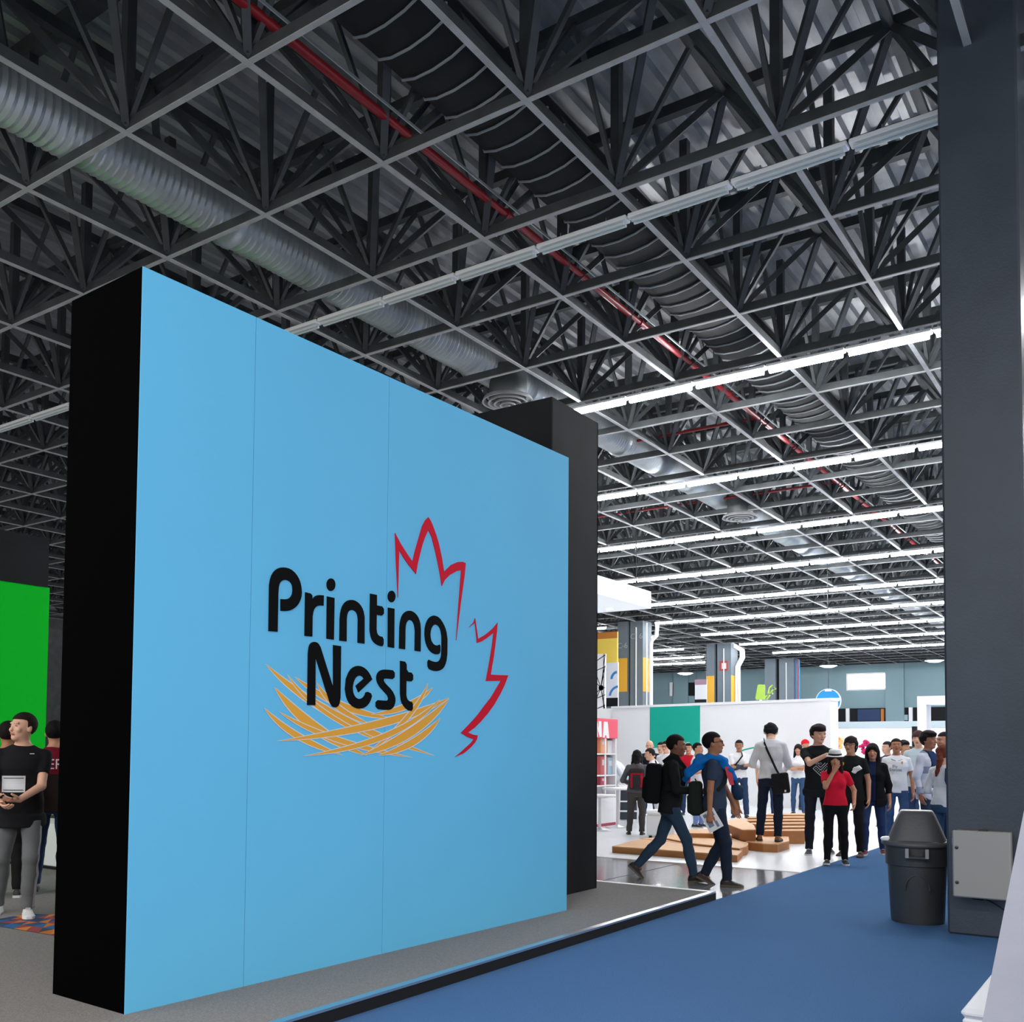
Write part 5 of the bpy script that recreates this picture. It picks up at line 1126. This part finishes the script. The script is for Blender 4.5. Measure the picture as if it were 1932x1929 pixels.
def held(S, i, name, lab, cat, w, l, th, m, fwd=0.06, out=.012, ang=0.0):
    o = frame(S, name, lab, cat); w_, d, n_, sd = S.hand[i]; c = w_+d*fwd*S.H/1.75+n_*out
    ca, sa = math.cos(ang), math.sin(ang); u, v = d*ca+sd*sa, sd*ca-d*sa
    R4 = Matrix([[u[r], v[r], n_[r], c[r]] for r in range(3)]+[[0, 0, 0, 1]]); MB().box(-l*.35, l*.65, -w/2, w/2, -th/2, th/2, M=R4, bev=min(.002, th/3)).obj(name+'_body', m, o); return o, R4
o, R4 = held(S, 0, 'magazine', 'white printed papers held low by the man in the navy t-shirt', 'papers', .17, .23, .010, m_white, .05, .028, .55)
mb = MB(); 
for (a, b_, c, d) in ((.02, .10, -.06, .0), (-.05, .0, .01, .06), (.06, .13, .02, .05), (-.06, -.02, -.06, -.02)): mb.box(a, b_, c, d, -.0065, -.0055, M=R4)
mb.obj('printed_pictures', mat('print_blue_grey', s2l((120, 136, 160)), .6), o)
held(S, 1, 'folder', 'brown folder in the far hand of the man in the navy t-shirt', 'folder', .10, .24, .02, m_mdfs, .0, .0, PI)

# -- around the white tables
S = person(P_(1202, 1576), 1418, 178, 'person with dark long hair and grey jacket seen from behind, beside the bistro table', 'mid', 'f', hair=('long', (34, 32, 36)), shirt=dict(c=(92, 92, 98), sleeve='long', fit=2.0, hem=.50), trousers=((72, 68, 68), 1.2), shoes=((34, 34, 38), (34, 34, 36)),
           build=1.20, handR=(.12, .10, .62), handL=(-.12, .10, .62), feet=((.055, 0, 0, 0), (-.095, .02, 0, 0)), head=(-8, -14), seed=7, h=.0095)
backpack(S, 'black backpack with crimson trim on the back of the person in grey', (54, 50, 52), (190, 18, 52), size=(.090, .045, .125), y=-.115, z=.665, straps=False)
S = person(P_(1188, 1548), None, -92, 'person in white shirt bending over the bistro table beside the display cabinet', 'mid', H=1.58, hair=('short', (40, 40, 50)), shirt=dict(c=(226, 232, 242), sleeve='long'), trousers=((120, 170, 200), .8), lean=42, handR=(.1, .16, .62), handL=(-.1, .16, .62), h=.012, seed=8)
S = person(P_(1226, 1542), 1399, 2, 'bald bearded person in black holding a video camera, in front of the white wall', 'light', hair=('bald', (96, 88, 84)), shirt=dict(c=(34, 36, 42), sleeve='long'), handR=(.05, .17, .80), handL=(-.05, .17, .79), h=.011, seed=9, head=(10, -8))
o = frame(S, 'video_camera', 'black video camera held by the bald bearded person', 'camera'); c = S.tp(0, .165, .845); F_ = Field(c-V3(.2, .25, .2), c+V3(.2, .25, .2), .01); F_.rbox(c, V3(.07, .09, .055), S.T, .02, 0); F_.cone(c+V3(0, .08, 0), c+V3(0, .15, 0), .035, .042, 0); F_.rbox(c+V3(0, 0, .07), V3(.015, .07, .012), S.T, .008, 0.01); P0, Q0 = F_.nets(); link('camera_body', np_mesh('camera_body', P0, Q0, [m_black]), o)
S = person(P_(1248, 1562), None, -100, 'young person in white shirt sitting low behind the white cube, turned to the left', 'light', H=1.55, hair=('short', (44, 36, 34)), shirt=dict(c=(234, 234, 242), sleeve='long'), lean=22, handR=(.1, .18, .6), handL=(-.1, .18, .6), h=.011, seed=10, trousers=((214, 214, 220), 1), head=(-20, 10))
S = person(P_(1257, 1550), 1401, -25, 'person with glasses and white shirt behind the man in the black jacket', 'light', hair=('short', DK), shirt=dict(c=(236, 236, 240)), h=.011, seed=11); glasses(S)
S = person(P_(1247, 1538), 1403, -20, 'dark-haired person half hidden behind the one with glasses, near the white wall', 'light', hair=('short', DK), shirt=dict(c=(228, 228, 234)), h=.013, seed=12)
S = person(P_(1299, 1540), 1405, -5, 'person in red polo shirt between the two walking men', 'mid', hair=('short', DK), shirt=dict(c=(186, 24, 44)), h=.011, seed=13)
S = person(P_(1316, 1562), 1404, 70, 'person in white t-shirt looking right, behind the bright blue jacket', 'mid', hair=('crop', (24, 22, 26)), shirt=dict(c=(226, 228, 234)), trousers=((120, 140, 190), .8), h=.011, seed=14, handR=(.1, .12, .66), head=(10, 0))
def forearms(c, r=.045):
    def fn(C, S):
        m = np.zeros(len(C), bool)
        for i in (0, 1):
            a, b_ = S.el[i], S.wr[i]; t = np.clip(((C-a)@(b_-a))/((b_-a)@(b_-a)), -.1, 1); m |= np.linalg.norm(C-(a+t[:, None]*(b_-a)), axis=1) < r*S.H
        return [c], m.astype(int)
    return fn
CROSS = dict(handR=(-.055, .135, .672), handL=(.060, .150, .655), poleR=(.9, -.25, -.6), poleL=(-.9, -.25, -.6))
S = person(P_(1395, 1543), 1398, 4, 'person in white t-shirt with crossed dark-sleeved arms, leaning by the white wall', 'tan', hair=('short', (26, 22, 24)), shirt=dict(c=(238, 238, 240), sleeve='long', hem=.50, fn=forearms((62, 66, 76))), trousers=(JEAN, 1.1), shoes=((40, 46, 58), (40, 46, 58)), h=.0095, seed=15,
           feet=((.075, .02, 0, 0), (-.085, .08, 0, 0)), head=(6, -2), **CROSS)
path_tube(S, [(-.03, .03, .848), (-.035, .085, .80), (0.01, .098, .74), (.05, .092, .69), (.10, .04, .62)], .004, 'bag_strap', m_black, S.root, flat=.016)
S = person(at(1455, 1588, .13), None, 176, 'person in white shirt with black shoulder bag standing on a board platform, back turned', 'light', H=1.80, z0=.134, hair=('thick', (34, 32, 38)), shirt=dict(c=(228, 229, 236), sleeve='long', hem=.515, fit=1.5), trousers=((30, 40, 62), .9), shoes=((150, 104, 74), (74, 54, 44)),
           handR=(.09, .16, .60), handL=(-.10, .15, .62), feet=((.055, -.02, 0, 0), (-.095, .03, 0, 0)), head=(-6, -38), lean=6, h=.0085, seed=16)
path_tube(S, [(-.060, .05, .835), (-.058, .0, .853), (-.050, -.055, .815), (-.025, -.078, .75), (.012, -.082, .67), (.045, -.080, .595), (.075, -.080, .54)], .004, 'bag_strap', m_black, S.root, flat=.016)
o = frame(S, 'shoulder_bag', 'black messenger bag hanging at the right hip of the person in the white shirt', 'bag'); c = S.tp(.085, -.092, .475)-V3(0, 0, 0); M = rot('z', -.25)@rot('y', -.12)
F_ = Field(c-V3(.25, .2, .3), c+V3(.25, .2, .3), .009); F_.rbox(c, V3(.125, .045, .155), M, .03, 0); F_.rbox(c-V3(0, .035, -.03), V3(.118, .018, .12), M, .012, .004); F_.wrinkle(.002, 24, 3); P0, Q0 = F_.nets(); link('bag_body', np_mesh('bag_body', P0, Q0, [cloth('bag_black', (34, 34, 38))]), o)
MB().box(-.012, .012, -.002, .002, -.016, .016, M=Matrix.Translation(Vector(c+V3(.07, -.068, -.11)))).obj('white_tag', m_white, o)
S = person(P_(1448, 1543), 1404, 20, 'person mostly hidden behind the one with the shoulder bag, only hair and jeans showing', 'mid', hair=('short', DK), shirt=dict(c=(230, 230, 236)), trousers=(JEAN, .6), h=.014, seed=17)
S = person(P_(1507, 1538), 1407, -12, 'long-haired person in white t-shirt with crossed arms and green wristband, left of the tall one', 'mid', 'f', hair=('verylong', (34, 26, 28)), shirt=dict(c=(236, 236, 240), sleeve='short', hem=.51, fit=1.4), trousers=((56, 84, 120), .3), h=.010, seed=18, **CROSS); wristband(S, 0, (160, 200, 60))
S = person(P_(1520, 1530), 1398, 30, 'person in bright red cap and scarf behind the tall person in black', 'mid', hair=('cap', (226, 26, 44)), shirt=dict(c=(214, 28, 44)), h=.013, seed=19)

# -- the group walking towards the camera
S = person(P_(1544, 1611), 1370, 4, 'tall dark-haired person in black t-shirt with white line print, one forearm raised across the chest', 'light', hair=('thick', (34, 28, 32)), shirt=dict(c=(26, 31, 34), sleeve='short', hem=.455, fit=1.7), trousers=((24, 29, 40), .7), shoes=((66, 70, 78), (206, 206, 210)),
           handR=(-.055, .175, .775), palmR=(0, -.3, -1), dirR=(-.9, .1, -.1), handL=(-.13, .06, .50), feet=((.075, .10, 0, 0), (-.085, -.07, 0, 0)), head=(-28, -3), h=.008, seed=20, poleR=(.9, -.2, -.55), curl=(.8, .5))
wristband(S, 0, (206, 90, 160))
wl = mat('white_ink', s2l((206, 208, 212)), .8)
def line(a, b_, w=.0030, n=8):
    a, b_ = np.array(a), np.array(b_); d = nrm(b_-a); p = np.array([-d[1], d[0]])*w/2; return [[tuple(a+(b_-a)*i/n+p), tuple(a+(b_-a)*(i+1)/n+p), tuple(a+(b_-a)*(i+1)/n-p), tuple(a+(b_-a)*i/n-p)] for i in range(n)]
c0 = (-.015, .612); U = np.array([.052, .052]); V_ = np.array([-.052, .052]); q = lambda a, b_: tuple(np.array(c0)+U*a+V_*b_)
items = []
for a, b_ in ((q(0, 0), q(1.05, 0)), (q(0, 0), q(0, 1.55)), (q(1.05, 0), q(1.05, .42)), (q(0, 1.55), q(.42, 1.55)), (q(.42, 1.55), q(.42, .42)), (q(.42, .42), q(1.05, .42)), (q(.62, .62), q(.62, 1.3)), (q(.62, .62), q(.95, .62))): items += line(a, b_, .0042)
for i in range(7): items += line(q(.15+.0*i, .25+.18*i), q(.30, .25+.18*i), .004, 2)
for i in range(4): items += line(q(.25+.2*i, .14), q(.25+.2*i, .28), .004, 2)
decal(S, 'line_print', items, wl); decal(S, 'small_lettering', text_polys('MERO', .022, .005, .705, mirror=True), wl)
S = person(P_(1577, 1631), 1420, 2, 'person in bright red t-shirt and white hat, one hand covering the mouth', 'mid', 'f', hair=('verylong', (40, 24, 26)), shirt=dict(c=(222, 30, 58), sleeve='short', hem=.505, fit=.7), trousers=((20, 19, 22), .45), shoes=((30, 30, 38), (214, 214, 218)), build=1.06,
           handR=(.016, .115, .820), dirR=(-.45, .12, .85), palmR=(-.2, -1, .1), handL=(-.155, .04, .545), feet=((.075, .08, 0, -.1), (-.075, 0, 0, 0)), h=.008, seed=21, poleR=(.55, .1, -1), curl=(.25, .7), head=(0, -6))
wristband(S, 0, (64, 150, 200))
g = S.H/1.75; R4 = Matrix([[*S.Rh[r], S.hp(0, -.010, .068)[r]] for r in range(3)]+[[0, 0, 0, 1]])
pr = [(.142, -.012), (.128, -.006), (.105, .0), (.100, .004), (.098, .03), (.090, .075), (.070, .092), (.02, .084)]; mb = MB().lathe([(r*g, z*g) for r, z in pr], 36, sx=.98, sy=1.1, caps=False).lathe([(r*g*.985, (z-.004)*g) for r, z in pr[::-1]], 36, sx=.98, sy=1.1, caps=False); mb.v = [tuple(R4 @ Vector(v)) for v in mb.v]; ht = mb.obj('hat', cloth('white_straw', (236, 236, 238)), S.root, 60)
mb = MB().lathe([(.103*g, .004*g), (.1015*g, .028*g)], 36, sx=.98, sy=1.1, caps=False); mb.v = [tuple(R4 @ Vector(v)) for v in mb.v]; mb.obj('hat_band', m_black, ht, 60)
S = person(P_(1607, 1616), 1394, -12, 'person in black t-shirt with glasses and chin-length dark hair, behind the white hat', 'mid', hair=('mid', (34, 26, 28)), shirt=dict(c=(26, 30, 30), sleeve='short', fit=1.4), trousers=((26, 24, 26), .8), shoes=((78, 54, 50), (60, 46, 44)), h=.009, seed=22, head=(8, 2)); glasses(S)
decal(S, 'yellow_print', [[(.045, .79), (.060, .785), (.055, .772), (.070, .768), (.066, .752), (.048, .760), (.040, .775)]], mat('yellow_ink', s2l((226, 186, 40)), .7)); 
pn = frame(S, 'crumpled_bag', 'small white paper bag held between the glasses wearer and the long-haired person', 'bag'); c = S.tp(-.075, .13, .735); F_ = Field(c-V3(.12, .1, .1), c+V3(.12, .1, .1), .009); F_.rbox(c, V3(.06, .022, .035), rot('y', .5), .012, 0); F_.rbox(c+V3(.03, 0, -.02), V3(.03, .02, .04), rot('y', -.5), .01, .004); F_.wrinkle(.005, 70, 2); P0, Q0 = F_.nets(); link('paper', np_mesh('paper', P0, Q0, [m_white]), pn)
S = person(P_(1648, 1613), 1405, -2, 'person with long black hair, black cardigan over navy top and blue jeans, beside the bin', 'mid', 'f', hair=('verylong', (22, 18, 22)), shirt=dict(c=(30, 40, 74), sleeve='short', hem=.48), jacket=dict(c=(18, 18, 21), name='cardigan', sleeve='threequarter', open=.030, hem=.455, fit=1.2), trousers=((42, 60, 98), .45),
           shoes=((108, 30, 48), (206, 200, 200)), handR=(.135, .03, .50), handL=(-.14, .0, .49), feet=((.070, .06, 0, 0), (-.075, -.10, .0, 0)), h=.0085, seed=23, build=1.03)
S = person(P_(1693, 1592), 1397, 3, 'person in white football shirt with chin raised, behind the bin', 'tan', hair=('short', (26, 22, 24)), shirt=dict(c=(234, 236, 242), sleeve='short', fit=1.2, hem=.485), trousers=((54, 80, 120), .8), h=.009, seed=24, head=(0, 10))
wi = mat('slate_ink', s2l((58, 66, 80)), .7)
decal(S, 'shirt_lettering', text_polys('Fly', .040, .018, .735, mirror=True, wscale=1.0)+text_polys('Emirates', .040, .012, .703, mirror=True, wscale=.8), wi)
decal(S, 'crest', [[(-.052, .785), (-.040, .785), (-.037, .770), (-.046, .758), (-.055, .770)]], MATS['amber']); 
decal(S, 'collar_trim', line((.05, .805), (.012, .790), .005, 4)+line((-.05, .803), (-.012, .790), .003, 4), wi)
for (x, y, tp_, fc, lab, sk, kw) in (
    (1676, 1562, 1402, -50, 'dark-haired person glancing left behind the white football shirt', 'light', dict(shirt=dict(c=(46, 56, 80), sleeve='long'), hair=('short', (34, 28, 32)))),
    (1706, 1564, 1401, 60, 'person in dark blazer with a hand at the ear, right of the white football shirt', 'mid', dict(shirt=dict(c=(48, 52, 62), sleeve='long'), hair=('thick', (26, 24, 28)), handL=(-.05, .05, .90), poleL=(-1, -.2, -.3))),
    (1720, 1552, 1411, -160, 'far dark-haired person at the white partition, left of the dark screen', 'mid', dict(shirt=dict(c=(60, 62, 70)), hair=('short', (60, 58, 60)))),
    (1735, 1586, 1383, -12, 'person in brown knitted hat and pale hooded top beside the dark screen', 'light', dict(shirt=dict(c=(190, 206, 214), sleeve='long', name='hooded_top'), hair=('beanie', (78, 52, 54)))),
    (1785, 1610, 1385, -52, 'person with cropped hair facing left, half hidden by the grey column', 'mid', dict(shirt=dict(c=(34, 40, 44), sleeve='long'), hair=('crop', (34, 30, 40))))):
    person(P_(x, y), tp_, fc, lab, sk, h=.0105, seed=x, **kw)
def plaid(C, S):
    q = (C-S.o)@S.T/S.H+V3(0, 0, .53); s_ = np.floor(q[:, 2]/.055).astype(int); m = np.zeros(len(C), int)
    side = np.abs(q[:, 0]) > .055; m[side] = 1; m[side & (s_ % 3 == 0)] = 2; arm = np.abs(q[:, 0]) > .105; m[arm & (s_ % 2 == 0)] = 1; m[np.abs(np.abs(q[:, 0])-.056) < .006] = 3
    return [(206, 210, 224), (138, 146, 168), (20, 28, 44)], m
S = person(P_(1753, 1612), 1384, 58, 'person in navy jacket with pale checked sleeves, turned right beside the grey column', 'tan', hair=('thick', (24, 20, 22)), shirt=dict(c=(40, 58, 98), sleeve='long', fit=2.0, hem=.455, fn=plaid, name='checked_jacket'), trousers=((40, 58, 80), .9), h=.0085, seed=31)
S = person(P_(1782, 1640), 1410, 150, 'auburn pony-tailed person in white long-sleeved top seen from behind, at the grey column', 'light', 'f', hair=('pony', (112, 56, 42)), shirt=dict(c=(232, 232, 238), sleeve='long', fit=1.2, hem=.50), trousers=((52, 78, 104), .4), h=.0085, seed=32, handL=(-.09, .13, .60))
path_tube(S, [(.050, .02, .845), (.056, -.055, .81), (.062, -.076, .72), (.085, -.06, .63)], .004, 'bag_strap', cloth('strap_navy', (40, 50, 76)), S.root, flat=.012)
# flower displays behind the crowd
for (x, y, c, r, lab) in ((1632, 1411, (190, 40, 100), .16, 'round magenta flower display on a slim stand behind the crowd'), (1584, 1402, (246, 190, 130), .13, 'pale orange flower display on a slim stand behind the crowd')):
    p = on_y(x, y, 30); t = empty('flower_display', (p.x, p.y, 0), label=lab, cat='flowers'); F_ = Field((-.5, -.5, p.z-.5), (.5, .5, p.z+.5), .02); rn = random.Random(x)
    for i in range(46): a = rn.random()*6.28; zz = rn.uniform(-1, 1); u_ = rn.uniform(.3, 1.0)*math.sqrt(1-zz*zz*.8); F_.ell((r*u_*math.cos(a), r*.6*u_*math.sin(a), p.z+zz*r*1.3), (r*.26,)*3, None, .005)
    P0, Q0 = F_.nets(); o = link('blossoms', np_mesh('blossoms', P0, Q0, [cloth('flower_%d' % x, c)]), t); MB().lathe([(.12, 0.004), (.12, .02), (.02, .04), (.015, p.z-r)], 16).obj('stand', m_white, t, 50)
